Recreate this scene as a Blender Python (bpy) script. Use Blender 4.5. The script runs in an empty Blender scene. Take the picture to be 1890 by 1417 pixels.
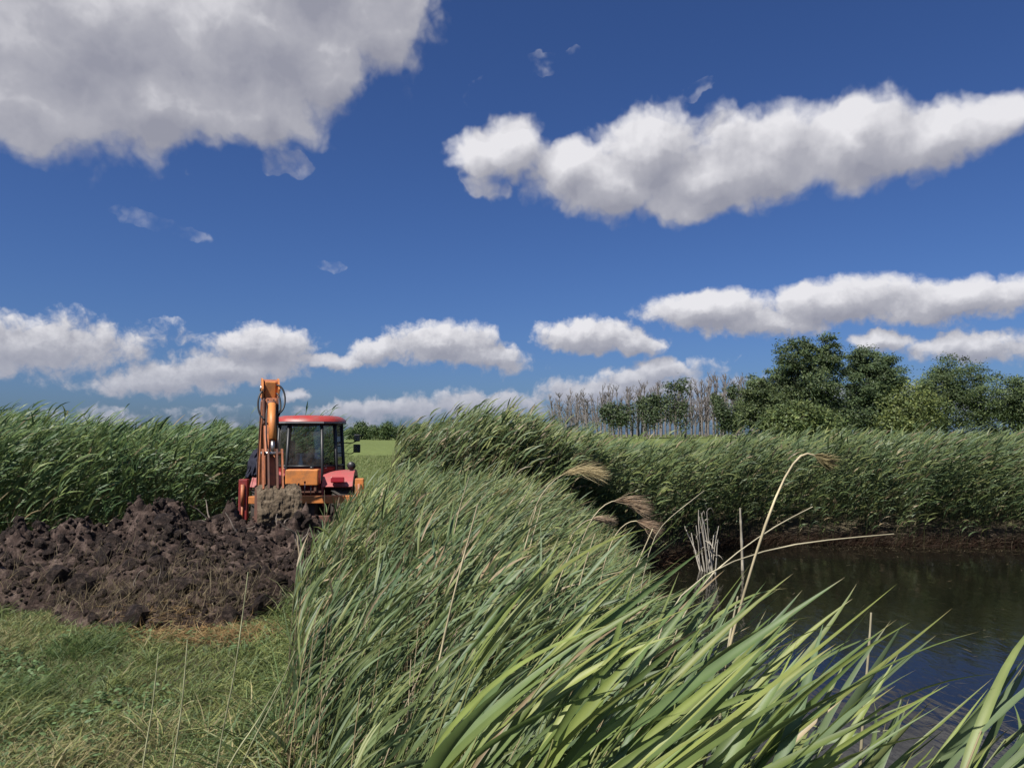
import bpy, bmesh, math
import numpy as np
from mathutils import Vector, Matrix

R = math.radians
scene = bpy.context.scene
C = scene.collection

# ------------------------------------------------------------------ camera
FPX = 1420.0                      # focal length in photograph pixels (1890 wide)
CAMZ = 2.2
PITCH = R(3.8)
cam_d = bpy.data.cameras.new('camera')
cam = bpy.data.objects.new('camera', cam_d)
C.objects.link(cam)
cam.location = (0, 0, CAMZ)
cam.rotation_euler = (R(90) + PITCH, 0, 0)
cam_d.sensor_width = 36.0
cam_d.lens = FPX / 1890 * 36.0
cam_d.clip_start = 0.05
cam_d.clip_end = 5000
scene.camera = cam

def ray(px, py):
    x = (px - 945) / FPX
    yv = -(py - 708.5) / FPX
    # camera frame -> world (pitched up)
    return Vector((x, math.cos(PITCH) - yv * math.sin(PITCH), math.sin(PITCH) + yv * math.cos(PITCH)))

def at(px, py, d):
    r = ray(px, py)
    return Vector((r.x / r.y * d, d, CAMZ + r.z / r.y * d))

# ------------------------------------------------------------------ sun, sky, exposure
SUN_AZ, SUN_EL = R(-138), R(52)
S = Vector((math.cos(SUN_EL) * math.sin(SUN_AZ), math.cos(SUN_EL) * math.cos(SUN_AZ), math.sin(SUN_EL)))
sun_d = bpy.data.lights.new('sun', 'SUN')
sun_d.energy = 4.2
sun_d.angle = R(0.53)
sun_d.color = (1.0, 0.945, 0.87)
sun = bpy.data.objects.new('sun', sun_d)
C.objects.link(sun)
sun.rotation_euler = S.to_track_quat('Z', 'Y').to_euler()

scene.view_settings.view_transform = 'Standard'
scene.view_settings.look = 'None'
scene.view_settings.exposure = 0.8
scene.view_settings.gamma = 1.0
scene.view_settings.use_curve_mapping = False
scene.render.film_transparent = False
scene.cycles.max_bounces = 6
scene.cycles.diffuse_bounces = 3
scene.cycles.glossy_bounces = 3
scene.cycles.transmission_bounces = 5
scene.cycles.transparent_max_bounces = 8
scene.cycles.caustics_reflective = False
scene.cycles.caustics_refractive = False

# cloud blobs: pixel centre, pixel radii, strength, tilt
BLOBS = [
    # large cloud over the upper left
    (150, 40, 330, 210, 1.0, 0), (470, 40, 250, 185, 1.0, 0), (480, 178, 116, 92, 1.0, 0), (690, 50, 150, 108, 1.0, -18),
    (290, 185, 240, 84, 1.0, 0), (560, -90, 300, 130, 1.0, 0), (60, 175, 220, 80, .9, 0), (600, 120, 125, 76, .9, 0),
    # cloud right of centre
    (935, 272, 112, 60, .95, -5), (1195, 282, 126, 98, 1.0, 0), (1045, 305, 95, 62, .95, 0), (1110, 340, 165, 72, 1.0, 8), (1410, 300, 150, 100, 1.0, 0),
    (1570, 266, 140, 84, 1.0, -10), (1290, 374, 165, 48, .8, 0), (1290, 330, 140, 70, .95, 0), (1720, 258, 175, 68, .9, -10),
    # row of small cumulus above the horizon
    (490, 640, 112, 46, .95, 0), (420, 680, 200, 34, .8, -6), (590, 668, 110, 18, .7, 0), (290, 705, 150, 28, .7, -4),
    (815, 632, 128, 44, .95, 0), (880, 655, 125, 34, .9, 8), (700, 645, 75, 30, .7, -12),
    (1085, 620, 122, 42, .95, 0), (1165, 632, 80, 30, .85, 5),
    (1310, 572, 145, 44, .95, 0), (1540, 560, 170, 48, .95, -3), (1440, 590, 190, 34, .8, 0), (1760, 552, 190, 42, .9, -3),
    (1630, 628, 80, 20, .7, 0), (1800, 640, 130, 30, .8, 0),
    (1200, 690, 160, 26, .62, -7), (1130, 720, 240, 32, .6, -4), (860, 748, 260, 32, .62, -3), (690, 754, 150, 20, .60, -3),
    (440, 772, 330, 22, .5, 0), (60, 640, 210, 60, .7, -4), (290, 610, 90, 22, .42, 0), (270, 650, 75, 18, .5, 5),
    (549, 731, 30, 12, .6, 0), (1560, 745, 360, 34, .55, 0),
    # wisps
    (292, 418, 70, 13, .36, 4), (520, 302, 44, 20, .345, -10), (912, 166, 56, 18, .33, -15), (996, 114, 32, 22, .345, -20),
    (1290, 160, 40, 16, .34, -25), (610, 496, 26, 10, .4, 0), (895, 335, 40, 26, .46, 20),
    (1065, 95, 24, 10, .34, 0), (330, 285, 50, 22, .37, 10),
]

def build_world():
    w = bpy.data.worlds.new('World')
    scene.world = w
    w.use_nodes = True
    nt = w.node_tree
    nt.nodes.clear()

    def mk(tree, typ, **kw):
        n = tree.nodes.new(typ)
        for k, v in kw.items():
            setattr(n, k, v)
        return n

    # group: cloud density as a function of (azimuth, elevation)
    g = bpy.data.node_groups.new('cloud_density', 'ShaderNodeTree')
    g.interface.new_socket('P', in_out='INPUT', socket_type='NodeSocketVector')
    g.interface.new_socket('D', in_out='OUTPUT', socket_type='NodeSocketFloat')
    gi = mk(g, 'NodeGroupInput')
    go = mk(g, 'NodeGroupOutput')
    L = g.links.new

    def math_(tree, op, a=None, b=None, c=None, clamp=False):
        n = mk(tree, 'ShaderNodeMath', operation=op, use_clamp=clamp)
        for i, v in enumerate((a, b, c)):
            if v is None:
                continue
            if isinstance(v, (int, float)):
                n.inputs[i].default_value = v
            else:
                tree.links.new(v, n.inputs[i])
        return n.outputs[0]

    # warp for cauliflower edges; finer towards the horizon, where clouds are farther off
    sep = mk(g, 'ShaderNodeSeparateXYZ')
    L(gi.outputs[0], sep.inputs[0])
    hi = mk(g, 'ShaderNodeMapRange', interpolation_type='SMOOTHSTEP')
    hi.inputs['From Min'].default_value = .12
    hi.inputs['From Max'].default_value = .27
    L(sep.outputs[1], hi.inputs['Value'])
    HI = hi.outputs[0]

    def noise_(scale, detail, rough, vec, kind='ShaderNodeTexNoise'):
        n = mk(g, kind)
        if kind == 'ShaderNodeTexVoronoi':
            n.voronoi_dimensions = '2D'
        else:
            n.noise_dimensions = '2D'
        n.inputs['Scale'].default_value = scale
        n.inputs['Detail'].default_value = detail
        n.inputs['Roughness'].default_value = rough
        if kind == 'ShaderNodeTexVoronoi':
            n.feature = 'F1'
            n.normalize = True
            n.inputs['Lacunarity'].default_value = 2.3
        L(vec, n.inputs['Vector'])
        return n

    def mixf(a_, b_, f):
        n = mk(g, 'ShaderNodeMix', data_type='FLOAT')
        L(f, n.inputs[0])
        L(a_, n.inputs[2])
        L(b_, n.inputs[3])
        return n.outputs[0]

    def mixv(a_, b_, f):
        n = mk(g, 'ShaderNodeMix', data_type='VECTOR')
        L(f, n.inputs[0])
        L(a_, n.inputs[4])
        L(b_, n.inputs[5])
        return n.outputs[1]

    def warp(scale, amp):
        n = noise_(scale, 4, .55, gi.outputs[0])
        o_ = mk(g, 'ShaderNodeVectorMath', operation='SUBTRACT')
        o_.inputs[1].default_value = (.5, .5, .5)
        L(n.outputs['Color'], o_.inputs[0])
        m_ = mk(g, 'ShaderNodeVectorMath', operation='MULTIPLY')
        m_.inputs[1].default_value = (amp * 1.2, amp, 0)
        L(o_.outputs[0], m_.inputs[0])
        return m_.outputs[0]
    wv = mixv(warp(34, .022), warp(11, .060), HI)
    wp = mk(g, 'ShaderNodeVectorMath', operation='ADD')
    L(gi.outputs[0], wp.inputs[0])
    L(wv, wp.inputs[1])
    P = wp.outputs[0]
    acc = None
    for (px, py, rx, ry, s, tilt) in BLOBS:
        r = ray(px, py).normalized()
        az, el = math.atan2(r.x, r.y), math.asin(r.z)
        mp = mk(g, 'ShaderNodeMapping', vector_type='TEXTURE')
        mp.inputs['Location'].default_value = (az, el, 0)
        mp.inputs['Rotation'].default_value = (0, 0, R(-tilt))
        mp.inputs['Scale'].default_value = (rx / FPX * .97, ry / FPX * .97, 1)
        L(P, mp.inputs['Vector'])
        ln = mk(g, 'ShaderNodeVectorMath', operation='LENGTH')
        L(mp.outputs[0], ln.inputs[0])
        if s < .6:      # thin wisps: never dense
            d = math_(g, 'MINIMUM', math_(g, 'MULTIPLY_ADD', ln.outputs['Value'], -.8, .8), s - .40)
        else:
            d = math_(g, 'MULTIPLY_ADD', ln.outputs['Value'], -s, s)
        acc = d if acc is None else math_(g, 'SMOOTH_MAX', acc, d, .12)
    # broken cumulus carries on outside the view
    absaz = math_(g, 'ABSOLUTE', sep.outputs[0])
    mr = mk(g, 'ShaderNodeMapRange', interpolation_type='SMOOTHSTEP')
    mr.inputs['From Min'].default_value = R(36)
    mr.inputs['From Max'].default_value = R(46)
    L(absaz, mr.inputs['Value'])
    mr2 = mk(g, 'ShaderNodeMapRange', interpolation_type='SMOOTHSTEP')
    mr2.inputs['From Min'].default_value = R(33)
    mr2.inputs['From Max'].default_value = R(42)
    L(sep.outputs[1], mr2.inputs['Value'])
    outm = math_(g, 'MAXIMUM', mr.outputs[0], mr2.outputs[0])
    nb = mk(g, 'ShaderNodeTexNoise', noise_dimensions='3D')
    nb.inputs['Scale'].default_value = 3.2
    nb.inputs['Detail'].default_value = 2
    L(P, nb.inputs['Vector'])
    ob = math_(g, 'MULTIPLY_ADD', nb.outputs['Fac'], 3.2, -1.75)
    ob2 = math_(g, 'MULTIPLY_ADD', outm, 2.0, -2.0)
    ob3 = math_(g, 'ADD', ob, ob2)
    acc = math_(g, 'MAXIMUM', acc, ob3)
    # lumps: rounded billows with finer fluff
    def lumps(sv, sn):
        v = noise_(sv, 2.0, .55, P, 'ShaderNodeTexVoronoi')
        n = noise_(sn, 7, .54, gi.outputs[0])
        a_ = math_(g, 'MULTIPLY_ADD', v.outputs['Distance'], -.58, .24)
        return math_(g, 'MULTIPLY_ADD', n.outputs['Fac'], .72, math_(g, 'ADD', a_, -.38))
    lump = mixf(lumps(46, 26), lumps(17, 9), HI)
    D = math_(g, 'ADD', acc, lump)
    L(D, go.inputs[0])

    # ---- world tree
    L = nt.links.new
    tc = mk(nt, 'ShaderNodeTexCoord')
    sx = mk(nt, 'ShaderNodeSeparateXYZ')
    L(tc.outputs['Generated'], sx.inputs[0])
    az = math_(nt, 'ARCTAN2', sx.outputs[0], sx.outputs[1])
    zc = math_(nt, 'MINIMUM', math_(nt, 'MAXIMUM', sx.outputs[2], -1.0), 1.0)
    el = math_(nt, 'ARCSINE', zc)
    cb = mk(nt, 'ShaderNodeCombineXYZ')
    L(az, cb.inputs[0])
    L(el, cb.inputs[1])

    def dens(off):
        gn = mk(nt, 'ShaderNodeGroup')
        gn.node_tree = g
        if off:
            ad = mk(nt, 'ShaderNodeVectorMath', operation='ADD')
            ad.inputs[1].default_value = off
            L(cb.outputs[0], ad.inputs[0])
            L(ad.outputs[0], gn.inputs[0])
        else:
            L(cb.outputs[0], gn.inputs[0])
        return gn.outputs[0]
    D0 = dens(None)
    offs = math_(nt, 'MULTIPLY_ADD', el, .085, .007)
    dv = mk(nt, 'ShaderNodeVectorMath', operation='SCALE')
    dv.inputs[0].default_value = (-.42, 1.0, 0)
    L(offs, dv.inputs['Scale'])
    gn = mk(nt, 'ShaderNodeGroup')
    gn.node_tree = g
    ad = mk(nt, 'ShaderNodeVectorMath', operation='ADD')
    L(cb.outputs[0], ad.inputs[0])
    L(dv.outputs[0], ad.inputs[1])
    L(ad.outputs[0], gn.inputs[0])
    D1 = gn.outputs[0]
    al = mk(nt, 'ShaderNodeMapRange', interpolation_type='SMOOTHSTEP')
    al.inputs['From Min'].default_value = .0
    al.inputs['From Max'].default_value = .40
    L(D0, al.inputs['Value'])
    alpha = math_(nt, 'MULTIPLY', al.outputs[0], .96)
    # sunlit side against self-shadowed base
    diff = math_(nt, 'SUBTRACT', D0, D1)
    lit = math_(nt, 'MULTIPLY_ADD', diff, .95, .58)
    thick = mk(nt, 'ShaderNodeMapRange')
    thick.inputs['From Min'].default_value = .1
    thick.inputs['From Max'].default_value = 1.0
    thick.inputs['To Max'].default_value = .38
    L(D0, thick.inputs['Value'])
    lit2 = math_(nt, 'SUBTRACT', lit, thick.outputs[0], clamp=True)
    ramp = mk(nt, 'ShaderNodeValToRGB')
    e = ramp.color_ramp.elements
    e[0].position = 0.0
    e[0].color = (.285, .29, .345, 1)
    e[1].position = 1.0
    e[1].color = (.76, .75, .775, 1)
    m = ramp.color_ramp.elements.new(.45)
    m.color = (.40, .40, .445, 1)
    L(lit2, ramp.inputs[0])
    far = mk(nt, 'ShaderNodeMapRange')
    far.inputs['From Min'].default_value = .0
    far.inputs['From Max'].default_value = .13
    far.inputs['To Min'].default_value = .75
    far.inputs['To Max'].default_value = .0
    L(el, far.inputs['Value'])
    fm = mk(nt, 'ShaderNodeMix', data_type='RGBA')
    L(far.outputs[0], fm.inputs[0])
    L(ramp.outputs[0], fm.inputs[6])
    fm.inputs[7].default_value = (.315, .345, .44, 1)
    cl_bg = mk(nt, 'ShaderNodeBackground')
    cl_bg.inputs['Strength'].default_value = 0.63
    L(fm.outputs[2], cl_bg.inputs[0])

    sky = mk(nt, 'ShaderNodeTexSky', sky_type='NISHITA')
    sky.sun_disc = False
    sky.sun_elevation = SUN_EL
    sky.sun_rotation = SUN_AZ
    sky.altitude = 300
    sky.air_density = 1.0
    sky.dust_density = 1.2
    sky.ozone_density = 2.2
    hs = mk(nt, 'ShaderNodeMix', data_type='RGBA', blend_type='MULTIPLY')
    hs.inputs[0].default_value = 1.0
    hs.inputs[7].default_value = (.39, .565, .95, 1)
    L(sky.outputs[0], hs.inputs[6])
    sk_bg = mk(nt, 'ShaderNodeBackground')
    sk_bg.inputs['Strength'].default_value = 0.05
    L(hs.outputs[2], sk_bg.inputs[0])
    mix = mk(nt, 'ShaderNodeMixShader')
    L(alpha, mix.inputs[0])
    L(sk_bg.outputs[0], mix.inputs[1])
    L(cl_bg.outputs[0], mix.inputs[2])
    out = mk(nt, 'ShaderNodeOutputWorld')
    L(mix.outputs[0], out.inputs[0])
    w.cycles.sampling_method = 'MANUAL'
    w.cycles.sample_map_resolution = 512

build_world()

# ------------------------------------------------------------------ helpers
def vhash(ix, iy, iz, seed):
    h = (ix.astype(np.int64) * 374761393 + iy.astype(np.int64) * 668265263 + iz.astype(np.int64) * 2147483647 + seed * 974711) & 0xffffffff
    h = ((h ^ (h >> 13)) * 1274126177) & 0xffffffff
    h = h ^ (h >> 16)
    return (h & 0xffff) / 65535.0

def vnoise(p, seed=0):
    p = np.asarray(p, float)
    i = np.floor(p).astype(np.int64)
    f = p - i
    f = f * f * (3 - 2 * f)
    r = 0
    for dx in (0, 1):
        for dy in (0, 1):
            for dz in (0, 1):
                wgt = (f[:, 0] if dx else 1 - f[:, 0]) * (f[:, 1] if dy else 1 - f[:, 1]) * (f[:, 2] if dz else 1 - f[:, 2])
                r = r + wgt * vhash(i[:, 0] + dx, i[:, 1] + dy, i[:, 2] + dz, seed)
    return r

def fbm(p, octs=4, seed=0):
    s, a, t = 0, .5, 0
    p = np.asarray(p, float)
    for o in range(octs):
        s = s + a * vnoise(p, seed + o * 17)
        t += a
        a *= .5
        p = p * 2.03 + 7.1
    return s / t

def smooth(a, b, x):
    t = np.clip((x - a) / (b - a), 0, 1)
    return t * t * (3 - 2 * t)

def norm(v):
    return v / np.maximum(np.linalg.norm(v, axis=-1, keepdims=True), 1e-9)

def np_mesh(name, V, F, cols=None, smooth_shade=False):
    V = np.ascontiguousarray(V, dtype=np.float32)
    F = np.ascontiguousarray(F, dtype=np.int32)
    k = F.shape[1]
    me = bpy.data.meshes.new(name)
    me.vertices.add(len(V))
    me.vertices.foreach_set('co', V.ravel())
    me.loops.add(F.size)
    me.loops.foreach_set('vertex_index', F.ravel())
    me.polygons.add(len(F))
    me.polygons.foreach_set('loop_start', np.arange(0, F.size, k, dtype=np.int32))
    if smooth_shade:
        me.polygons.foreach_set('use_smooth', np.ones(len(F), dtype=bool))
    if cols is not None:
        at_ = me.color_attributes.new('tint', 'FLOAT_COLOR', 'POINT')
        c4 = np.ones((len(V), 4), dtype=np.float32)
        c4[:, :3] = cols
        at_.data.foreach_set('color', c4.ravel())
    me.update(calc_edges=True)
    return me

def link(name, me, mat=None, parent=None):
    o = bpy.data.objects.new(name, me)
    C.objects.link(o)
    if mat is not None and me is not None and not me.materials:
        me.materials.append(mat)
    if parent is not None:
        o.parent = parent
    return o

def tag(o, label=None, cat=None, group=None, kind=None):
    if label:
        o['label'] = label
    if cat:
        o['category'] = cat
    if group:
        o['group'] = group
    if kind:
        o['kind'] = kind
    return o

def empty(name, loc=(0, 0, 0), rz=0.0, parent=None):
    o = bpy.data.objects.new(name, None)
    C.objects.link(o)
    o.location = loc
    o.rotation_euler = (0, 0, rz)
    o.empty_display_size = .1
    if parent:
        o.parent = parent
    return o

def copy_tree(o, parent=None):
    c = o.copy()
    C.objects.link(c)
    c.parent = parent
    for ch in list(o.children):
        copy_tree(ch, c)
    return c

class MB:
    """collects boxes, tubes and prisms into one mesh"""
    def __init__(self):
        self.bm = bmesh.new()

    def box(self, c, s, rot=None, bevel=0.0, seg=2):
        t = bmesh.new()
        bmesh.ops.create_cube(t, size=1.0)
        bmesh.ops.scale(t, vec=s, verts=t.verts)
        if bevel:
            bmesh.ops.bevel(t, geom=t.edges[:], offset=bevel, segments=seg, affect='EDGES', profile=.6)
        M = Matrix.Translation(c)
        if rot is not None:
            M = M @ rot
        bmesh.ops.transform(t, matrix=M, verts=t.verts)
        self._merge(t)
        return self

    def _merge(self, t):
        me = bpy.data.meshes.new('tmp')
        t.to_mesh(me)
        t.free()
        self.bm.from_mesh(me)
        bpy.data.meshes.remove(me)

    def tube(self, pts, rad, sides=8, cap=True):
        pts = [Vector(p) for p in pts]
        if isinstance(rad, (int, float)):
            rad = [rad] * len(pts)
        t = self.bm
        rings = []
        prev = None
        for i, p in enumerate(pts):
            d = (pts[min(i + 1, len(pts) - 1)] - pts[max(i - 1, 0)]).normalized()
            if prev is None:
                a = d.orthogonal().normalized()
            else:
                a = (prev - d * prev.dot(d))
                a = a.normalized() if a.length > 1e-6 else d.orthogonal().normalized()
            prev = a
            b = d.cross(a)
            rings.append([t.verts.new(p + (a * math.cos(2 * math.pi * k / sides) + b * math.sin(2 * math.pi * k / sides)) * rad[i]) for k in range(sides)])
        for i in range(len(rings) - 1):
            for k in range(sides):
                f = t.faces.new((rings[i][k], rings[i][(k + 1) % sides], rings[i + 1][(k + 1) % sides], rings[i + 1][k]))
                f.smooth = sides > 5
        if cap:
            t.faces.new(list(reversed(rings[0])))
            t.faces.new(rings[-1])
        return self

    def prism(self, poly, to3, w0, w1, bevel=0.0):
        """poly: 2D outline, to3(u, v, w) -> Vector; extruded from w0 to w1"""
        t = bmesh.new()
        A = [t.verts.new(to3(u, v, w0)) for u, v in poly]
        B = [t.verts.new(to3(u, v, w1)) for u, v in poly]
        n = len(poly)
        t.faces.new(A)
        t.faces.new(list(reversed(B)))
        for i in range(n):
            t.faces.new((A[(i + 1) % n], A[i], B[i], B[(i + 1) % n]))
        bmesh.ops.recalc_face_normals(t, faces=t.faces)
        if bevel:
            bmesh.ops.bevel(t, geom=t.edges[:], offset=bevel, segments=2, affect='EDGES', profile=.6)
        self._merge(t)
        return self

    def lathe(self, prof, n=40, axis='X', centre=(0, 0, 0)):
        """prof: list of (along axis, radius), closed loop when first == last"""
        t = bmesh.new()
        rings = []
        for k in range(n):
            a = 2 * math.pi * k / n
            rings.append([t.verts.new((u, r * math.cos(a), r * math.sin(a))) for u, r in prof])
        for k in range(n):
            for i in range(len(prof) - 1):
                f = t.faces.new((rings[k][i], rings[k][i + 1], rings[(k + 1) % n][i + 1], rings[(k + 1) % n][i]))
                f.smooth = True
        bmesh.ops.remove_doubles(t, verts=t.verts, dist=1e-5)
        bmesh.ops.recalc_face_normals(t, faces=t.faces)
        bmesh.ops.translate(t, vec=centre, verts=t.verts)
        self._merge(t)
        return self

    def build(self, name, mat, parent=None):
        me = bpy.data.meshes.new(name)
        self.bm.to_mesh(me)
        self.bm.free()
        return link(name, me, mat, parent)

# ------------------------------------------------------------------ materials
def new_mat(name):
    m = bpy.data.materials.new(name)
    m.use_nodes = True
    nt = m.node_tree
    b = nt.nodes['Principled BSDF']
    return m, nt, b

def noise_node(nt, scale, detail=4, rough=.55, coord='Object'):
    tc = nt.nodes.new('ShaderNodeTexCoord')
    n = nt.nodes.new('ShaderNodeTexNoise')
    n.inputs['Scale'].default_value = scale
    n.inputs['Detail'].default_value = detail
    n.inputs['Roughness'].default_value = rough
    nt.links.new(tc.outputs[coord], n.inputs['Vector'])
    return n

def ramp_node(nt, src, stops):
    r = nt.nodes.new('ShaderNodeValToRGB')
    els = r.color_ramp.elements
    els[0].position, els[0].color = stops[0][0], (*stops[0][1], 1)
    els[1].position, els[1].color = stops[-1][0], (*stops[-1][1], 1)
    for p, c in stops[1:-1]:
        x = els.new(p)
        x.color = (*c, 1)
    nt.links.new(src, r.inputs[0])
    return r

def bump(nt, b, src, strength, dist):
    bp = nt.nodes.new('ShaderNodeBump')
    bp.inputs['Strength'].default_value = strength
    bp.inputs['Distance'].default_value = dist
    nt.links.new(src, bp.inputs['Height'])
    nt.links.new(bp.outputs[0], b.inputs['Normal'])

def mat_leaf(name, rough=.46, transl=.34, spec=.32, gain=1.0):
    m, nt, b = new_mat(name)
    a = nt.nodes.new('ShaderNodeAttribute')
    a.attribute_name = 'tint'
    n = noise_node(nt, 9, 3)
    r = ramp_node(nt, n.outputs['Fac'], [(.25, (.78 * gain,) * 3), (.75, (1.2 * gain,) * 3)])
    mx = nt.nodes.new('ShaderNodeMix')
    mx.data_type = 'RGBA'
    mx.blend_type = 'MULTIPLY'
    mx.inputs[0].default_value = 1.0
    nt.links.new(a.outputs['Color'], mx.inputs[6])
    nt.links.new(r.outputs[0], mx.inputs[7])
    nt.links.new(mx.outputs[2], b.inputs['Base Color'])
    b.inputs['Roughness'].default_value = rough
    b.inputs['Specular IOR Level'].default_value = spec
    tr = nt.nodes.new('ShaderNodeBsdfTranslucent')
    nt.links.new(mx.outputs[2], tr.inputs['Color'])
    ms = nt.nodes.new('ShaderNodeMixShader')
    ms.inputs[0].default_value = transl
    nt.links.new(b.outputs[0], ms.inputs[1])
    nt.links.new(tr.outputs[0], ms.inputs[2])
    nt.links.new(ms.outputs[0], nt.nodes['Material Output'].inputs['Surface'])
    return m

def mat_paint(name, col, dirt=(.10, .075, .055), rough=.42, amount=.5, scale=6, metallic=0.0, coat=0.0):
    m, nt, b = new_mat(name)
    n = noise_node(nt, scale, 7, .65)
    n2 = noise_node(nt, scale * 7, 4, .6)
    ad = nt.nodes.new('ShaderNodeMath')
    ad.operation = 'MULTIPLY_ADD'
    ad.inputs[1].default_value = .35
    nt.links.new(n2.outputs['Fac'], ad.inputs[0])
    nt.links.new(n.outputs['Fac'], ad.inputs[2])
    lo = .86 - amount * .42
    r = ramp_node(nt, ad.outputs[0], [(lo, col), (lo + .10, tuple(c * .8 + d * .2 for c, d in zip(col, dirt))), (min(lo + .28, 1.0), tuple(c * .35 + d * .65 for c, d in zip(col, dirt)))])
    nt.links.new(r.outputs[0], b.inputs['Base Color'])
    b.inputs['Roughness'].default_value = rough
    b.inputs['Metallic'].default_value = metallic
    b.inputs['Coat Weight'].default_value = coat
    bump(nt, b, n2.outputs['Fac'], .12, .004)
    return m

def mat_noise(name, stops, scale=4, detail=8, rough=.9, bstr=.6, bdist=.03, spec=.2, coord='Object'):
    m, nt, b = new_mat(name)
    n = noise_node(nt, scale, detail, .62, coord)
    r = ramp_node(nt, n.outputs['Fac'], stops)
    nt.links.new(r.outputs[0], b.inputs['Base Color'])
    b.inputs['Roughness'].default_value = rough
    b.inputs['Specular IOR Level'].default_value = spec
    n2 = noise_node(nt, scale * 4, 8, .7, coord)
    bump(nt, b, n2.outputs['Fac'], bstr, bdist)
    return m

M = {}
M['leaf'] = mat_leaf('reed_leaf')
M['stem'] = mat_leaf('reed_stem', .5, .05, .4)
M['treeleaf'] = mat_leaf('tree_leaf', .55, .25, .3)
M['grass'] = mat_leaf('grass_blade', .55, .25, .3)
M['bark'] = mat_noise('bark', [(.3, (.10, .085, .07)), (.7, (.22, .20, .17))], 3, 6, .9, .6, .05)
M['deadbark'] = mat_noise('dead_bark', [(.3, (.12, .108, .10)), (.7, (.24, .215, .20))], 1.2, 6, .85, .5, .05)
M['mud'] = mat_noise('turned_soil', [(.32, (.014, .009, .007)), (.50, (.056, .037, .030)), (.68, (.165, .120, .098))], 6, 10, .8, 1.0, .06, .2)
M['clod'] = mat_noise('soil_clod', [(.30, (.015, .009, .007)), (.50, (.054, .036, .029)), (.70, (.18, .13, .105))], 2.2, 9, .78, 1.0, .25, .25)
M['bucketmud'] = mat_noise('caked_mud', [(.3, (.075, .055, .036)), (.55, (.15, .115, .078)), (.75, (.26, .21, .15))], 7, 8, .85, .9, .05)
M['orange'] = mat_paint('orange_paint', (.60, .215, .055), (.16, .10, .06), rough=.5, amount=.62)
M['rust_orange'] = mat_paint('worn_orange_paint', (.50, .165, .065), (.12, .06, .04), .55, .8)
M['rusty'] = mat_paint('rusty_steel', (.16, .062, .038), (.07, .05, .04), .7, .9, 9)
M['red'] = mat_paint('red_paint', (.34, .036, .030), (.18, .12, .10), .45, .6)
M['faded_red'] = mat_paint('sun_faded_red_paint', (.38, .085, .085), (.22, .15, .12), .5, .6)
M['darkred'] = mat_paint('dark_red_paint', (.22, .022, .020), (.08, .05, .04), .5, .6)
M['black'] = mat_paint('black_paint', (.016, .017, .020), (.07, .06, .05), .45, .3)
M['grimy'] = mat_paint('grimy_dark_metal', (.028, .024, .021), (.08, .065, .05), .65, .7)
M['rubber'] = mat_paint('tyre_rubber', (.018, .017, .016), (.085, .065, .05), .8, .75, 5)
M['steel'] = mat_paint('worn_steel', (.40, .38, .36), (.12, .09, .07), .35, .5, metallic=.9)
M['grey'] = mat_paint('grey_vinyl', (.20, .20, .21), (.1, .09, .08), .6, .3)
M['lightgrey'] = mat_paint('pale_grey_cloth', (.42, .42, .43), (.2, .18, .16), .8, .3)
M['tail'] = mat_paint('red_lens', (.23, .012, .014), (.06, .03, .03), .2, .2)
M['hose'] = mat_paint('hydraulic_hose', (.014, .014, .015), (.05, .04, .03), .5, .3)
M['navy'] = mat_noise('navy_cloth', [(.3, (.012, .013, .022)), (.7, (.035, .037, .058))], 14, 4, .9, .4, .01)
M['straw'] = mat_leaf('dry_straw', .7, .30, .2)
M['root'] = mat_noise('dry_root', [(.3, (.10, .085, .07)), (.7, (.24, .20, .165))], 14, 5, .85, .5, .01)
M['pole'] = mat_noise('grey_weathered_wood', [(.3, (.16, .145, .12)), (.7, (.36, .33, .28))], 11, 6, .85, .5, .01)

def glass_mat():
    m, nt, b = new_mat('cab_glass')
    nt.nodes.remove(b)
    fr = nt.nodes.new('ShaderNodeFresnel')
    fr.inputs[0].default_value = 1.5
    sc = nt.nodes.new('ShaderNodeMath')
    sc.operation = 'MULTIPLY_ADD'
    sc.inputs[1].default_value = .9
    sc.inputs[2].default_value = .03
    nt.links.new(fr.outputs[0], sc.inputs[0])
    tr = nt.nodes.new('ShaderNodeBsdfTransparent')
    tr.inputs[0].default_value = (.74, .78, .79, 1)
    gl = nt.nodes.new('ShaderNodeBsdfGlossy')
    gl.inputs['Roughness'].default_value = .03
    mx = nt.nodes.new('ShaderNodeMixShader')
    nt.links.new(sc.outputs[0], mx.inputs[0])
    nt.links.new(tr.outputs[0], mx.inputs[1])
    nt.links.new(gl.outputs[0], mx.inputs[2])
    # dusty film
    df = nt.nodes.new('ShaderNodeBsdfDiffuse')
    df.inputs[0].default_value = (.30, .28, .25, 1)
    n = noise_node(nt, 5, 6)
    r = ramp_node(nt, n.outputs['Fac'], [(.45, (.03,) * 3), (.75, (.16,) * 3)])
    m2 = nt.nodes.new('ShaderNodeMixShader')
    nt.links.new(r.outputs[0], m2.inputs[0])
    nt.links.new(mx.outputs[0], m2.inputs[1])
    nt.links.new(df.outputs[0], m2.inputs[2])
    nt.links.new(m2.outputs[0], nt.nodes['Material Output'].inputs['Surface'])
    return m
M['glass'] = glass_mat()
def mirror_mat():
    m, nt, b = new_mat('mirror_glass')
    b.inputs['Base Color'].default_value = (.7, .72, .74, 1)
    b.inputs['Metallic'].default_value = 1
    n = noise_node(nt, 9, 4)
    r = ramp_node(nt, n.outputs['Fac'], [(.3, (.05,) * 3), (.7, (.2,) * 3)])
    nt.links.new(r.outputs[0], b.inputs['Roughness'])
    return m
M['mirror'] = mirror_mat()

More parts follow.
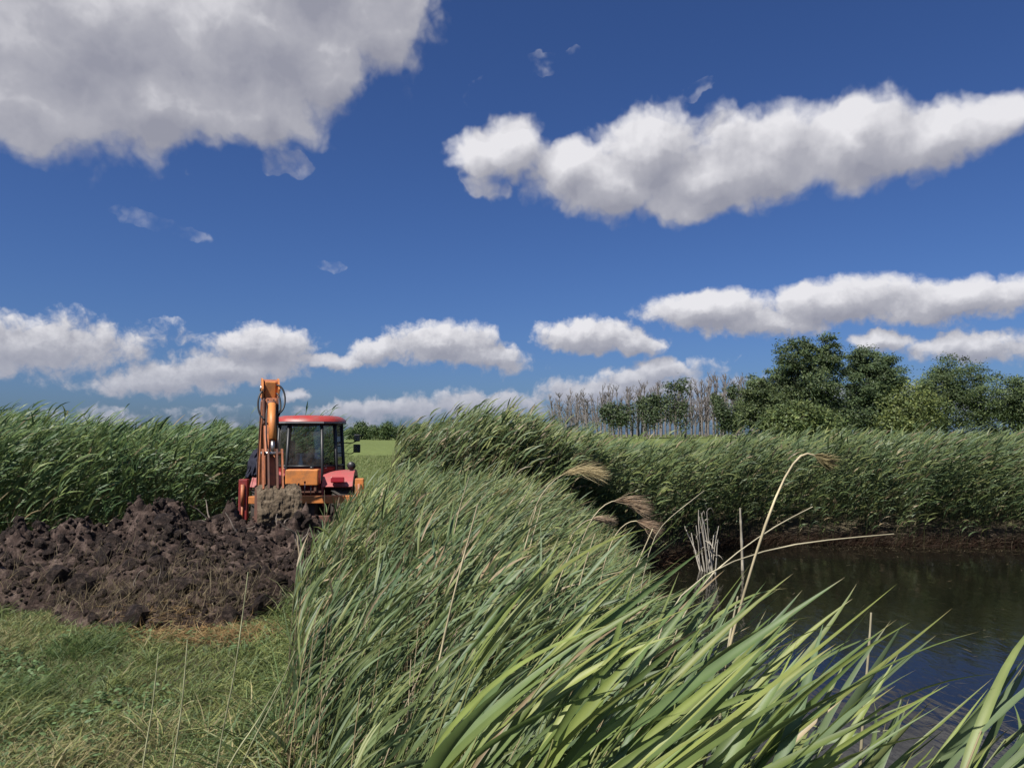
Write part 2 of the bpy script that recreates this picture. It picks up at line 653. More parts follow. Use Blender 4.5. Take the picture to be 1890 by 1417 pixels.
def water_mat():
    m, nt, b = new_mat('pond_water')
    n0 = noise_node(nt, .5, 3)
    r = ramp_node(nt, n0.outputs['Fac'], [(.3, (.004, .004, .003)), (.7, (.009, .008, .005))])
    nt.links.new(r.outputs[0], b.inputs['Base Color'])
    b.inputs['Roughness'].default_value = .045
    b.inputs['IOR'].default_value = 1.333
    b.inputs['Specular IOR Level'].default_value = .5
    tc = nt.nodes.new('ShaderNodeTexCoord')
    mp = nt.nodes.new('ShaderNodeMapping')
    mp.inputs['Rotation'].default_value = (0, 0, R(14))
    mp.inputs['Scale'].default_value = (2.2, .9, 1)
    nt.links.new(tc.outputs['Object'], mp.inputs[0])
    n = nt.nodes.new('ShaderNodeTexNoise')
    n.inputs['Scale'].default_value = 2.6
    n.inputs['Detail'].default_value = 4
    nt.links.new(mp.outputs[0], n.inputs['Vector'])
    bump(nt, b, n.outputs['Fac'], .13, .05)
    return m
M['water'] = water_mat()

def ground_mat():
    """soil, litter and meadow, by the zone stored with the terrain"""
    m, nt, b = new_mat('ground_cover')
    a = nt.nodes.new('ShaderNodeAttribute')
    a.attribute_name = 'tint'
    n = noise_node(nt, 1.3, 9, .65)
    r = ramp_node(nt, n.outputs['Fac'], [(.25, (.62,) * 3), (.75, (1.38,) * 3)])
    mx = nt.nodes.new('ShaderNodeMix')
    mx.data_type = 'RGBA'
    mx.blend_type = 'MULTIPLY'
    mx.inputs[0].default_value = 1
    nt.links.new(a.outputs['Color'], mx.inputs[6])
    nt.links.new(r.outputs[0], mx.inputs[7])
    nt.links.new(mx.outputs[2], b.inputs['Base Color'])
    b.inputs['Roughness'].default_value = .95
    b.inputs['Specular IOR Level'].default_value = .15
    n2 = noise_node(nt, 22, 8, .7)
    bump(nt, b, n2.outputs['Fac'], .7, .04)
    return m
M['ground'] = ground_mat()

# ------------------------------------------------------------------ terrain
WATER_Z = -0.6
def shore_left(y):
    return np.interp(y, [-10, 0, 3, 6, 10, 14, 16.5, 18], [.5, .90, 1.10, .95, 1.10, 1.65, 2.15, 2.5])
def shore_far(x):
    return np.interp(x, [0, 2, 3.2, 4.2, 5.5, 7, 10, 16, 40], [16.2, 16.6, 16.9, 18.3, 19.6, 20.0, 19.6, 19.2, 19.0])
def pond_s(x, y):
    wob = (vnoise(np.stack([x * .9, y * .9, x * 0], -1), 5) - .5) * .7
    s = np.minimum(np.minimum(x - shore_left(y), shore_far(x) - y), np.minimum(60 - x, y + 14))
    return s + wob * (np.abs(s) < 6)
def ground_z(x, y):
    x = np.asarray(x, float)
    y = np.asarray(y, float)
    s = pond_s(x, y)
    u = x / np.maximum(y, 8.0)
    z = (vnoise(np.stack([x * .35, y * .35, x * 0], -1), 3) - .5) * .22 * smooth(60, 20, y)
    z = z + smooth(45, 190, y) * (.15 + 2.2 * smooth(-.08, .12, u))
    z = z - .15 * smooth(12, 16, y) * smooth(30, 22, y) * smooth(-1, -4, x)
    bank = smooth(-1.7, .35, s)
    z = z * (1 - bank) + bank * (WATER_Z - .12)
    z = z - smooth(.3, 2.2, s) * .8
    return z

def build_ground():
    def axis(lo, hi, near, fine, growth):
        a = list(np.arange(-near, near + 1e-6, fine))
        st = fine
        while a[-1] < hi:
            st *= growth
            a.append(a[-1] + st)
        st = fine
        b = []
        x = -near
        while x > lo:
            st *= growth
            x -= st
            b.append(x)
        return np.array(b[::-1] + a)
    xs = axis(-1500, 1500, 12, .16, 1.13)
    ys = axis(-40, 2600, 11, .16, 1.13) + 10
    X, Y = np.meshgrid(xs, ys)
    x, y = X.ravel(), Y.ravel()
    z = ground_z(x, y)
    V = np.stack([x, y, z], -1)
    nx, ny = len(xs), len(ys)
    i = np.arange(nx * ny).reshape(ny, nx)
    F = np.stack([i[:-1, :-1], i[:-1, 1:], i[1:, 1:], i[1:, :-1]], -1).reshape(-1, 4)
    s = pond_s(x, y)
    col = np.zeros((len(x), 3))
    soil = np.array([.060, .048, .034])
    turf = np.array([.105, .105, .050])
    mead = np.array([.112, .142, .044])
    mudc = np.array([.022, .014, .010])
    f_turf = smooth(-.5, -2.5, x - np.interp(y, [0, 5, 9, 14], [0, -1.2, -1.9, -2.6])) * smooth(14, 9, y)
    f_mead = smooth(20, 25, y) * smooth(.5, -1.5, s)
    col[:] = soil
    col += (turf - col) * f_turf[:, None]
    col += (mead * (0.8 + .4 * fbm(np.stack([x * .05, y * .02, x * 0], -1), 3, 9))[:, None] - col) * f_mead[:, None]
    col += (mudc - col) * smooth(-.9, -.1, s)[:, None]
    o = link('ground', np_mesh('ground', V, F, col, True), M['ground'])
    tag(o, kind='structure')
    # water sheet
    yy = np.linspace(-13, 20.8, 60)
    xx = np.linspace(.2, 60, 80)
    X, Y = np.meshgrid(xx, yy)
    V = np.stack([X.ravel(), Y.ravel(), np.full(X.size, WATER_Z)], -1)
    i = np.arange(X.size).reshape(len(yy), len(xx))
    F = np.stack([i[:-1, :-1], i[:-1, 1:], i[1:, 1:], i[1:, :-1]], -1).reshape(-1, 4)
    o = link('pond_water', np_mesh('pond_water', V, F, None, True), M['water'])
    tag(o, kind='structure')
build_ground()

def gz1(x, y):
    return float(ground_z(np.array([x]), np.array([y]))[0])

# ------------------------------------------------------------------ backhoe tractor
TR_LOC = (-4.40, 16.6, gz1(-4.4, 16.6) + .02)
TR_YAW = R(6)
def build_tractor():
    t = empty('backhoe_tractor', TR_LOC, TR_YAW)
    tag(t, 'red and orange tractor with a raised backhoe arm behind the heap of turned soil', 'tractor')
    # chassis and hood
    mb = MB().box((0, .9, .78), (.5, 3.0, .42), bevel=.05)
    mb.box((0, -.55, .72), (.42, .5, .5), bevel=.04).box((0, 0, .75), (1.2, .26, .26), bevel=.05)
    mb.tube([(-.62, 2.35, .45), (.62, 2.35, .45)], .07)
    mb.build('chassis', M['grimy'], t)
    hood = MB().box((0, 2.0, 1.3), (.62, 1.75, .62), bevel=.12, seg=3).build('hood', M['red'], t)
    MB().box((0, 2.885, 1.25), (.46, .03, .4), bevel=.01).build('grille', M['black'], hood)
    # wheels
    def wheel(x, y, r, w, rim_r, lugs):
        s = 1 if x > 0 else -1
        e = empty('wheel', (x, y, r), 0, t)
        prof = [(-w * .36, rim_r), (-w * .5, rim_r + (r - rim_r) * .35), (-w * .5, r * .86), (-w * .42, r * .94), (0, r * .955), (w * .42, r * .94), (w * .5, r * .86), (w * .5, rim_r + (r - rim_r) * .35), (w * .36, rim_r), (-w * .36, rim_r)]
        m = MB().lathe(prof, 44)
        for k in range(lugs):
            a = 2 * math.pi * k / lugs
            for sd in (-1, 1):
                aa = a + (math.pi / lugs if sd > 0 else 0)
                rot = Matrix.Rotation(-aa, 4, 'X') if False else Matrix.Rotation(aa, 4, 'X')
                c = rot @ Vector((sd * w * .24, 0, r * .965))
                m.box(c, (w * .56, .045 * r / .75, .075 * r), rot @ Matrix.Rotation(sd * R(32), 4, 'Z'))
        m.build('tyre', M['rubber'], e)
        rp = [(-w * .3, .06), (-w * .12 * s, .10), (w * .05 * s, rim_r * .55), (w * .02 * s, rim_r * .8), (w * .34, rim_r * .99), (w * .36, rim_r * 1.02), (-w * .36, rim_r * 1.02), (-w * .34, rim_r * .95), (-w * .3, .06)]
        m = MB().lathe(rp, 32)
        for k in range(8):
            a = 2 * math.pi * k / 8
            m.box((s * w * .1, math.cos(a) * rim_r * .4, math.sin(a) * rim_r * .4), (.05, .03, .03))
        m.build('rim', M['faded_red'], e)
    for sx in (-1, 1):
        wheel(.80 * sx, 0, .76, .42, .46, 18)
        wheel(.72 * sx, 2.35, .47, .24, .27, 16)
    # fenders
    for sx in (-1, 1):
        def to3(u, v, w):
            return Vector((w * sx, u, v + .76))
        n = 14
        outer = [(math.cos(a) * .86, math.sin(a) * .82) for a in np.linspace(R(28), R(142), n)]
        inner = [(math.cos(a) * .82, math.sin(a) * .78) for a in np.linspace(R(28), R(142), n)][::-1]
        m = MB().prism(outer + inner, to3, .44, 1.0)
        m.prism(outer + [(-.55, .1), (.55, .1)], to3, .40, .44)
        m.prism([(math.cos(a) * .87, math.sin(a) * .83) for a in np.linspace(R(28), R(142), n)] + [(math.cos(a) * .80, math.sin(a) * .70) for a in np.linspace(R(28), R(142), n)][::-1], to3, 1.0, 1.03)
        f = m.build('fender', M['faded_red'], t)
        MB().box((.73 * sx, -.70, 1.40), (.27, .12, .11), Matrix.Rotation(R(-12), 4, 'X'), .014).build('tail_light', M['tail'], f)
    # cab
    cab = empty('cab', (0, 0, 0), 0, t)
    ring = [(-.37, -.36), (.37, -.36), (.63, -.10), (.71, .55), (.60, 1.12), (-.60, 1.12), (-.71, .55), (-.63, -.10)]
    def cabpt(i, z):
        x, y = ring[i % 8]
        k = 1 - .085 * max(0, (z - 1.6)) / .95
        return Vector((x * k, (y - .35) * k + .35, z))
    zlo, zhi = 1.66, 2.56
    for i in range(8):
        MB().tube([cabpt(i, 1.0), cabpt(i, 1.6), cabpt(i, zhi + .02)], .034 if i in (0, 1) else .042, 6).build('pillar', M['black'], cab)
    for i in range(8):
        a, b_ = cabpt(i, zlo), cabpt(i + 1, zlo)
        c_, d_ = cabpt(i + 1, zhi), cabpt(i, zhi)
        nrm = (b_ - a).cross(d_ - a).normalized()
        m = bmesh.new()
        off = nrm * .004
        ins = .028
        def lerp(p, q, f): return p + (q - p) * f
        q = [lerp(a, b_, .05) + Vector((0, 0, ins)), lerp(b_, a, .05) + Vector((0, 0, ins)), lerp(c_, d_, .05) - Vector((0, 0, ins)), lerp(d_, c_, .05) - Vector((0, 0, ins))]
        v1 = [m.verts.new(p + off) for p in q]
        v2 = [m.verts.new(p - off) for p in q]
        m.faces.new(v1)
        m.faces.new(v2[::-1])
        for k in range(4):
            m.faces.new((v1[(k + 1) % 4], v1[k], v2[k], v2[(k + 1) % 4]))
        x = MB()
        x.bm.free()
        x.bm = m
        win = x.build('window', M['glass'], cab)
        for p0, p1 in ((a + Vector((0, 0, .012)), b_ + Vector((0, 0, .012))), (d_ - Vector((0, 0, .012)), c_ - Vector((0, 0, .012)))):
            MB().tube([p0, p1], .026, 6).build('frame_rail', M['black'], win)
    # lower cab panels
    m = MB()
    for i in range(8):
        a, b_ = cabpt(i, .98), cabpt(i + 1, .98)
        c_, d_ = cabpt(i + 1, 1.645), cabpt(i, 1.645)
        vs = [m.bm.verts.new(p) for p in (a, b_, c_, d_)]
        m.bm.faces.new(vs)
    vs = [m.bm.verts.new(cabpt(i, 1.0)) for i in range(8)]
    m.bm.faces.new(vs)
    m.build('lower_panel', M['darkred'], cab)
    # roof: rounded cap with a grey rim
    def roof_ring(k, z, dy=0.0):
        return [(x * k, (y - .35) * k + .35 + dy, z) for x, y in ring]
    m = MB()
    rings = [roof_ring(1.00, 2.57), roof_ring(1.06, 2.575), roof_ring(1.065, 2.61)]
    rv = [[m.bm.verts.new(p) for p in r_] for r_ in rings]
    for j in range(2):
        for i in range(8):
            m.bm.faces.new((rv[j][i], rv[j][(i + 1) % 8], rv[j + 1][(i + 1) % 8], rv[j + 1][i]))
    m.bm.faces.new(rv[0][::-1])
    m.build('roof_rim', M['grey'], cab)
    m = MB()
    rings = [roof_ring(1.065, 2.612), roof_ring(1.04, 2.66), roof_ring(.95, 2.71), roof_ring(.80, 2.74), roof_ring(.4, 2.755)]
    rv = [[m.bm.verts.new(p) for p in r_] for r_ in rings]
    for j in range(len(rings) - 1):
        for i in range(8):
            f = m.bm.faces.new((rv[j][i], rv[j][(i + 1) % 8], rv[j + 1][(i + 1) % 8], rv[j + 1][i]))
            f.smooth = True
    m.bm.faces.new(rv[-1])
    m.build('roof', M['red'], cab)
    # inside the cab
    m = MB().box((-.02, .30, 1.42), (.50, .46, .14), bevel=.05, seg=3)
    m.box((-.02, .06, 1.70), (.46, .12, .48), Matrix.Rotation(R(8), 4, 'X'), .05, 3)
    m.build('seat', M['lightgrey'], t)
    m = MB()
    ang = np.linspace(0, 2 * math.pi, 25)
    m.tube([(math.cos(a) * .2, .82 + math.sin(a) * .14, 1.78 + math.sin(a) * .14) for a in ang], .014, 6, cap=False)
    m.tube([(0, .82, 1.78), (0, 1.0, 1.3)], .022, 6)
    m.build('steering_wheel', M['black'], t)
    m = MB()
    rng = np.random.default_rng(4)
    for cx, cz, r_ in ((.10, 1.78, .13), (-.26, 1.74, .09), (.30, 1.76, .10)):
        tb = bmesh.new()
        bmesh.ops.create_icosphere(tb, subdivisions=3, radius=r_)
        for v in tb.verts:
            v.co *= 1 + .25 * (math.sin(v.co.x * 40) * math.cos(v.co.z * 31 + v.co.y * 23))
        bmesh.ops.translate(tb, vec=(cx, -.2, cz), verts=tb.verts)
        m._merge(tb)
    m.box((0, -.2, 1.635), (.9, .22, .03), bevel=.01)
    m.build('rear_shelf', M['lightgrey'], t)
    MB().box((-.42, .55, 1.75), (.1, .3, .9), bevel=.02).box((.1, 1.0, 1.35), (.7, .12, .5), bevel=.04).build('console', M['black'], t)
    # oil tank
    tk = MB().box((.02, -.66, 1.46), (.66, .30, .33), bevel=.035, seg=3).build('oil_tank', M['orange'], t)
    MB().tube([(.2, -.66, 1.62), (.2, -.66, 1.68)], .04, 10).build('filler_cap', M['black'], tk)
    m = MB()
    for sx in (-.25, .29):
        m.box((sx, -.66, 1.24), (.05, .24, .12), bevel=.008)
    m.box((.02, -.66, 1.17), (.78, .16, .05), bevel=.01)
    m.build('tank_bracket', M['rusty'], tk)
    # stabiliser frame
    fr = empty('stabiliser_frame', (.10, 0, 0), 0, t)
    MB().box((0, -1.2, 1.05), (2.06, .14, .15), bevel=.015).build('upper_beam', M['orange'], fr)
    MB().box((0, -1.16, .66), (1.9, .12, .13), bevel=.015).build('lower_beam', M['rusty'], fr)
    for sx in (-1, 1):
        MB().box((1.125 * sx, -1.2, 1.06), (.17, .19, .80), bevel=.018).build('post', M['orange' if sx > 0 else 'darkred'], fr)
        p = MB().box((1.125 * sx, -1.2, .42), (.115, .125, .75), bevel=.012).build('stabiliser_leg', M['rusty'], fr)
        MB().box((1.125 * sx, -1.2, .045), (.36, .34, .05), bevel=.012).tube([(1.125 * sx - .1, -1.2, .1), (1.125 * sx + .1, -1.2, .1)], .035, 8).build('foot', M['rusty'], p)
        MB().box((.66 * sx, -1.17, .84), (.09, .08, .30), bevel=.01).build('upright', M['darkred'], fr)
        MB().tube([(1.125 * sx, -1.31, 1.36), (1.125 * sx, -1.31, .95)], .036, 10).tube([(1.125 * sx, -1.31, .96), (1.125 * sx, -1.31, .55)], .02, 8).build('stabiliser_cylinder', M['rust_orange'], fr)
    MB().box((.47, -1.12, .50), (.5, .05, .35), bevel=.01).build('back_plate', M['darkred'], fr)
    m = MB().box((0, -.95, .80), (.7, .42, .52), bevel=.02)
    m.tube([(-.25, -1.28, .48), (.6, -1.28, .46), (.9, -1.2, .5)], .02, 6).tube([(.05, -1.28, .98), (.2, -1.4, .7), (.5, -1.3, .55)], .016, 6)
    m.build('hydraulic_block', M['grimy'], t)
    for x, h in ((.02, .22), (.14, .26), (.26, .18)):
        l = MB().tube([(x, -1.16, 1.1), (x + .01, -1.2, 1.12 + h)], .011, 6).build('control_lever', M['steel'], t)
        MB().box((x + .01, -1.2, 1.13 + h), (.035, .035, .045), bevel=.012).build('knob', M['black'], l)
    # lamp on the fender
    lp = empty('work_lamp', (.95, -.12, 1.60), 0, t)
    MB().tube([(0, 0, 0), (0, 0, .08)], .015, 6).lathe([(-.07, .02), (-.06, .07), (.01, .088), (.045, .09), (.045, 0)], 20, 'X').build('housing', M['black'], lp)
    lp.children[0].rotation_euler = (0, 0, R(-90))
    lp.children[0].location = (0, 0, .07)
    # mirrors
    for z, s in ((2.00, .19), (2.24, .16)):
        mr = empty('mirror', (0, 0, 0), 0, t)
        MB().tube([(.60, 1.08, z - .09), (.82, 1.12, z - .10), (.93, 1.05, z - .10 + s * .3)], .011, 6).build('arm', M['black'], mr)
        MB().box((.95, 1.04, z + .02), (s * .85, .05, s), Matrix.Rotation(R(-14), 4, 'Z'), .02, 3).build('housing', M['black'], mr)
        MB().box((.944, 1.012, z + .02), (s * .62, .006, s * .74), Matrix.Rotation(R(-14), 4, 'Z')).build('mirror_glass', M['mirror'], mr)
    # ---------------- backhoe arm, in its swung plane
    piv = Vector((-.60, -1.36, 0))
    dr = Vector((.284, -.959, 0))
    sd = Vector((.959, .284, 0))
    def arm(r_, z, w):
        return piv + dr * r_ + sd * w + Vector((0, 0, z))
    # swing carriage
    m = MB().prism([(-.16, .55), (.14, .55), (.14, 1.30), (-.16, 1.30)], arm, -.17, .17, .02)
    m.tube([arm(.02, .45, 0), arm(.02, 1.38, 0)], .085, 12)
    m.build('swing_post', M['rusty'], t)
    # boom
    boom = [(-.02, .78), (.16, .82), (.36, 1.6), (.62, 2.4), (.86, 3.12), (.86, 3.33), (.70, 3.38), (.56, 3.16), (.30, 2.45), (.06, 1.75), (-.08, 1.0)]
    m = MB().prism(boom, arm, -.135, .135, .018)
    bo = m.build('boom', M['rust_orange'], t)
    for s in (-1, 1):
        MB().prism([(.62, 3.02), (.95, 3.02), (.98, 3.18), (.88, 3.37), (.68, 3.40), (.60, 3.25)], arm, s * .145 - .014, s * .145 + .014).build('head_plate', M['orange'], bo)
        MB().tube([arm(.78, 3.20, s * .135), arm(.78, 3.20, s * .185)], .055, 12).build('pivot_pin', M['steel'], bo)
    MB().prism([(.70, 3.0), (.86, 3.0), (.90, 3.32), (.72, 3.36)], arm, -.10, .10, .02).build('head_box', M['orange'], bo)
    # stick
    stick = [(.72, 2.98), (.94, 3.02), (1.12, 2.5), (1.60, 1.52), (1.66, 1.34), (1.52, 1.33), (1.30, 1.62), (.92, 2.4)]
    st = MB().prism(stick, arm, -.115, .115, .015).build('stick', M['rust_orange'], t)
    for s in (-1, 1):
        MB().prism([(.80, 3.10), (1.02, 2.98), (1.14, 2.55), (1.04, 2.50), (.90, 2.75)], arm, s * .128 - .01, s * .128 + .01).build('cheek_plate', M['rusty'], st)
    # bucket cylinder along the back of the stick
    MB().tube([arm(1.10, 2.90, .01), arm(1.38, 2.24, .01)], .068, 14).build('cylinder_barrel', M['orange'], st)
    MB().tube([arm(1.37, 2.26, .01), arm(1.46, 2.02, .01)], .036, 12).build('cylinder_rod', M['steel'], st)
    MB().tube([arm(1.04, 2.90, -.07), arm(1.04, 2.90, .09)], .06, 12).build('cylinder_pin', M['rusty'], st)
    # link plates down to the bucket
    for s in (-1, 1):
        for w in (.075, .165):
            MB().prism([(1.40, 2.08), (1.53, 2.08), (1.80, 1.40), (1.76, 1.30), (1.64, 1.34)], arm, s * w - .014, s * w + .014).build('link_plate', M['rusty' if w < .1 else 'rust_orange'], st)
    MB().tube([arm(1.47, 2.0, -.20), arm(1.47, 2.0, .20)], .035, 10).build('link_pin', M['steel'], st)
    # bucket
    bk_prof = [(1.42, 1.40), (1.70, 1.42), (1.92, 1.26), (2.02, .98), (1.96, .74), (1.78, .62), (1.42, .60)]
    inner = [(1.42, 1.36), (1.69, 1.38), (1.88, 1.23), (1.975, .98), (1.92, .765), (1.76, .655), (1.42, .635)]
    def armb(r_, z, w): return arm(r_, z, w + .10)
    m = MB().prism(bk_prof + inner[::-1], armb, -.36, .36)
    for s in (-1, 1):
        m.prism(bk_prof, armb, s * .345 - .016, s * .345 + .016)
    bk = m.build('bucket', M['rusty'], t)
    for k in range(5):
        w = -.30 + .15 * k
        MB().prism([(1.46, .655), (1.46, .585), (1.24, .60), (1.24, .615)], armb, w - .035, w + .035).build('tooth', M['steel'], bk)
    # mud caked on the bucket
    rng = np.random.default_rng(8)
    g1, g2 = 90, 80
    prof = np.array([(1.42, 1.40), (1.58, 1.42), (1.70, 1.42), (1.82, 1.35), (1.92, 1.26), (1.98, 1.12), (2.02, .98), (2.0, .84), (1.96, .74), (1.88, .67), (1.78, .615)])
    tt = np.linspace(0, 1, len(prof))
    us = np.linspace(0, 1, g2)
    pr = np.stack([np.interp(us, tt, prof[:, 0]), np.interp(us, tt, prof[:, 1])], -1)
    nr = np.stack([np.interp(us, tt, np.linspace(0, 1, len(prof))), us * 0], -1)
    tng = np.gradient(pr, axis=0)
    nrm = np.stack([-tng[:, 1], tng[:, 0]], -1)
    nrm = nrm / np.linalg.norm(nrm, axis=1, keepdims=True)
    ws = np.linspace(-.375, .375, g1)
    V = []
    pts = np.array([[pr[j, 0], pr[j, 1], w] for j in range(g2) for w in ws])
    nn = np.array([[nrm[j, 0], nrm[j, 1]] for j in range(g2) for w in ws])
    h = fbm(pts * 15, 5, 3)
    h2 = fbm(pts * 38, 3, 9)
    edge = np.minimum(1, np.minimum(.375 - np.abs(pts[:, 2]), .2) / .06)
    amt = (smooth(.30, .66, h) * .034 + h2 * .030 - .008) * edge - .012 * (1 - edge)
    V = [arm(p[0] + n_[0] * a, p[1] + n_[1] * a, p[2] + .10) for p, n_, a in zip(pts, nn, amt)]
    i = np.arange(g1 * g2).reshape(g2, g1)
    F = np.stack([i[:-1, :-1], i[:-1, 1:], i[1:, 1:], i[1:, :-1]], -1).reshape(-1, 4)
    link('caked_mud', np_mesh('caked_mud', np.array(V), F, None, False), M['bucketmud'], bk)
    # hoses looping over the arm's elbow
    for s, zt, zb, w in ((-1, 3.16, 2.62, .13), (1, 3.26, 2.72, .15), (1, 3.1, 2.66, .07)):
        pts = []
        for a in np.linspace(0, math.pi, 14):
            pts.append(arm(.93 + .22 * (a / math.pi), (zt + zb) / 2 + math.cos(a) * (zt - zb) / 2, s * (.10 + w * math.sin(a))))
        MB().tube(pts, .017, 8).build('hose', M['hose'], t)
    for s in (-.05, .05):
        MB().tube([arm(.98, 2.98, s), arm(1.17, 2.72, s * 1.8), arm(1.30, 2.3, s * 1.9), arm(1.40, 1.95, s * 1.2)], .014, 6).build('hose', M['hose'], t)
    MB().tube([arm(.3, 1.2, -.16), arm(.42, 1.7, -.17), arm(.66, 2.5, -.16), arm(.85, 2.95, -.16)], .015, 6).build('hydraulic_pipe', M['rusty'], t)
    return t
tractor = build_tractor()

# dark cloth thrown over the fender beside the arm
def build_cloth():
    n, m_ = 26, 22
    V = []
    for j in range(m_):
        v = j / (m_ - 1)
        for i in range(n):
            u = i / (n - 1)
            x = -.74 - .36 * u * (.35 + .65 * v)
            y = -.50 + .50 * (u - .4) * .3 - .14 * v + .05 * math.sin(u * 17 + v * 3) + .03 * math.sin(u * 31)
            z = 2.06 - .52 * v - .06 * u + .02 * math.sin(u * 13 + v * 8)
            V.append((x, y - .30, z))
    i = np.arange(n * m_).reshape(m_, n)
    F = np.stack([i[:-1, :-1], i[:-1, 1:], i[1:, 1:], i[1:, :-1]], -1).reshape(-1, 4)
    me = np_mesh('dark_cloth', np.array(V), F, None, True)
    o = link('dark_cloth', me, M['navy'])
    sm = o.modifiers.new('thickness', 'SOLIDIFY')
    sm.thickness = .10
    o.location = TR_LOC
    o.rotation_euler = (0, 0, TR_YAW)
    tag(o, 'dark navy cloth draped over the tractor fender beside the backhoe arm', 'cloth')
build_cloth()

# ------------------------------------------------------------------ heap of turned soil
def heap_h(x, y):
    """height of the soil heap above the ground"""
    e = np.zeros_like(x)
    for cx, cy, rx, ry, h in ((-4.9, 11.5, 1.9, 2.2, .90), (-3.4, 12.3, 1.4, 1.8, .66), (-7.0, 11.2, 2.4, 1.9, .66), (-4.2, 10.2, 1.6, 1.6, .58), (-10.2, 11.0, 2.8, 1.7, .50),
                              (-3.1, 11.2, 1.1, 1.3, .45), (-5.9, 13.3, 1.8, 1.2, .75)):
        d = ((x - cx) / rx) ** 2 + ((y - cy) / ry) ** 2
        e = np.maximum(e, h * np.clip(1 - d, 0, None) ** .65)
    p = np.stack([x, y, x * 0], -1)
    lum = (fbm(p * 1.5, 3, 31) - .5) * .85 + (fbm(p * 5.0, 4, 41) - .5) * .40 + (np.abs(vnoise(p * 11, 51) - .5) - .25) * .22
    lum = lum * (.45 + 1.0 * smooth(.35, .65, vnoise(p * .9 + 13, 81)))
    return e + lum * smooth(.02, .4, e) - .06 * smooth(.12, 0, e)

def build_heap():
    rng = np.random.default_rng(21)
    xs = np.arange(-13.2, -1.7, .042)
    ys = np.arange(8.4, 15.0, .042)
    X, Y = np.meshgrid(xs, ys)
    x, y = X.ravel(), Y.ravel()
    z = ground_z(x, y) + heap_h(x, y)
    # sideways jitter so that ridges do not follow a grid
    p = np.stack([x, y, z], -1)
    x = x + (vnoise(p * 9, 61) - .5) * .09
    y = y + (vnoise(p * 9, 71) - .5) * .09
    V = np.stack([x, y, z], -1)
    i = np.arange(X.size).reshape(len(ys), len(xs))
    F = np.stack([i[:-1, :-1], i[:-1, 1:], i[1:, 1:], i[1:, :-1]], -1).reshape(-1, 4)
    hh = heap_h(X.ravel(), Y.ravel())
    keep = (hh[F] > -.05).any(1)
    F = F[keep]
    used = np.unique(F)
    mp = np.full(len(V), -1)
    mp[used] = np.arange(len(used))
    o = link('soil_heap', np_mesh('soil_heap', V[used], mp[F], None, False), M['mud'])
    tag(o, 'long heap of freshly dug dark brown soil in front of the tractor', 'soil heap')
    # clods
    protos = []
    for k in range(9):
        bm = bmesh.new()
        bmesh.ops.create_icosphere(bm, subdivisions=2 if k < 5 else 1, radius=1)
        pts = np.array([v.co[:] for v in bm.verts])
        d = .72 + .75 * (fbm(pts * 1.5 + k * 9, 3, k) - .25) + .25 * (vnoise(pts * 3.7 + k, k + 3) - .5)
        sc = np.array([1, rng.uniform(.6, 1), rng.uniform(.5, .8)])
        for v, q, dd in zip(bm.verts, pts, d):
            v.co = Vector(q * dd * sc)
        me = bpy.data.meshes.new('clod')
        bm.to_mesh(me)
        bm.free()
        me.materials.append(M['clod'])
        protos.append(me)
    cx, cy = rng.uniform(-13, -1.8, 26000), rng.uniform(8.5, 14.5, 26000)
    h = heap_h(cx, cy)
    ok = (h > .08)
    cx, cy, h = cx[ok], cy[ok], h[ok]
    cz = ground_z(cx, cy) + h
    px = 945 + cx / cy * FPX
    near = (px > -60) & (cy < 13.2)
    idx = np.where(near)[0]
    big = idx[:300]
    for k in big:
        c = link('clod', protos[rng.integers(0, 5)], None, o)
        s = rng.uniform(.045, .11) * (1.7 if rng.random() < .15 else 1)
        c.location = (cx[k], cy[k], cz[k] + s * .15)
        c.rotation_euler = tuple(rng.uniform(0, 6.28, 3))
        c.scale = (s, s, s)
    VV, FF, n = [], [], 0
    small = idx[300:4300]
    base = []
    for me in protos[5:]:
        v = np.array([q.co[:] for q in me.vertices])
        f = np.array([list(q.vertices) for q in me.polygons])
        base.append((v, f))
    for k in small:
        v, f = base[rng.integers(0, len(base))]
        s = rng.uniform(.014, .055)
        a, b_, c_ = rng.uniform(0, 6.28, 3)
        rm = np.array(Matrix.Rotation(a, 3, 'X') @ Matrix.Rotation(b_, 3, 'Y') @ Matrix.Rotation(c_, 3, 'Z'))
        VV.append(v @ rm.T * s + np.array([cx[k], cy[k], cz[k] + s * .3]))
        FF.append(f + n)
        n += len(v)
    c = link('small_clods', np_mesh('small_clods', np.concatenate(VV), np.concatenate(FF)), M['clod'], o)
    c['kind'] = 'stuff'
    return o
heap = build_heap()
def surf_z(x, y):
    return gz1(x, y) + max(0.0, float(heap_h(np.array([x]), np.array([y]))[0]))

# ------------------------------------------------------------------ foliage generators
GREENS = np.array([[.096, .140, .056], [.122, .166, .062], [.086, .132, .062], [.152, .190, .066], [.110, .154, .076], [.180, .208, .078]])
DRY = np.array([[.30, .235, .135], [.24, .19, .12], [.36, .30, .19]])

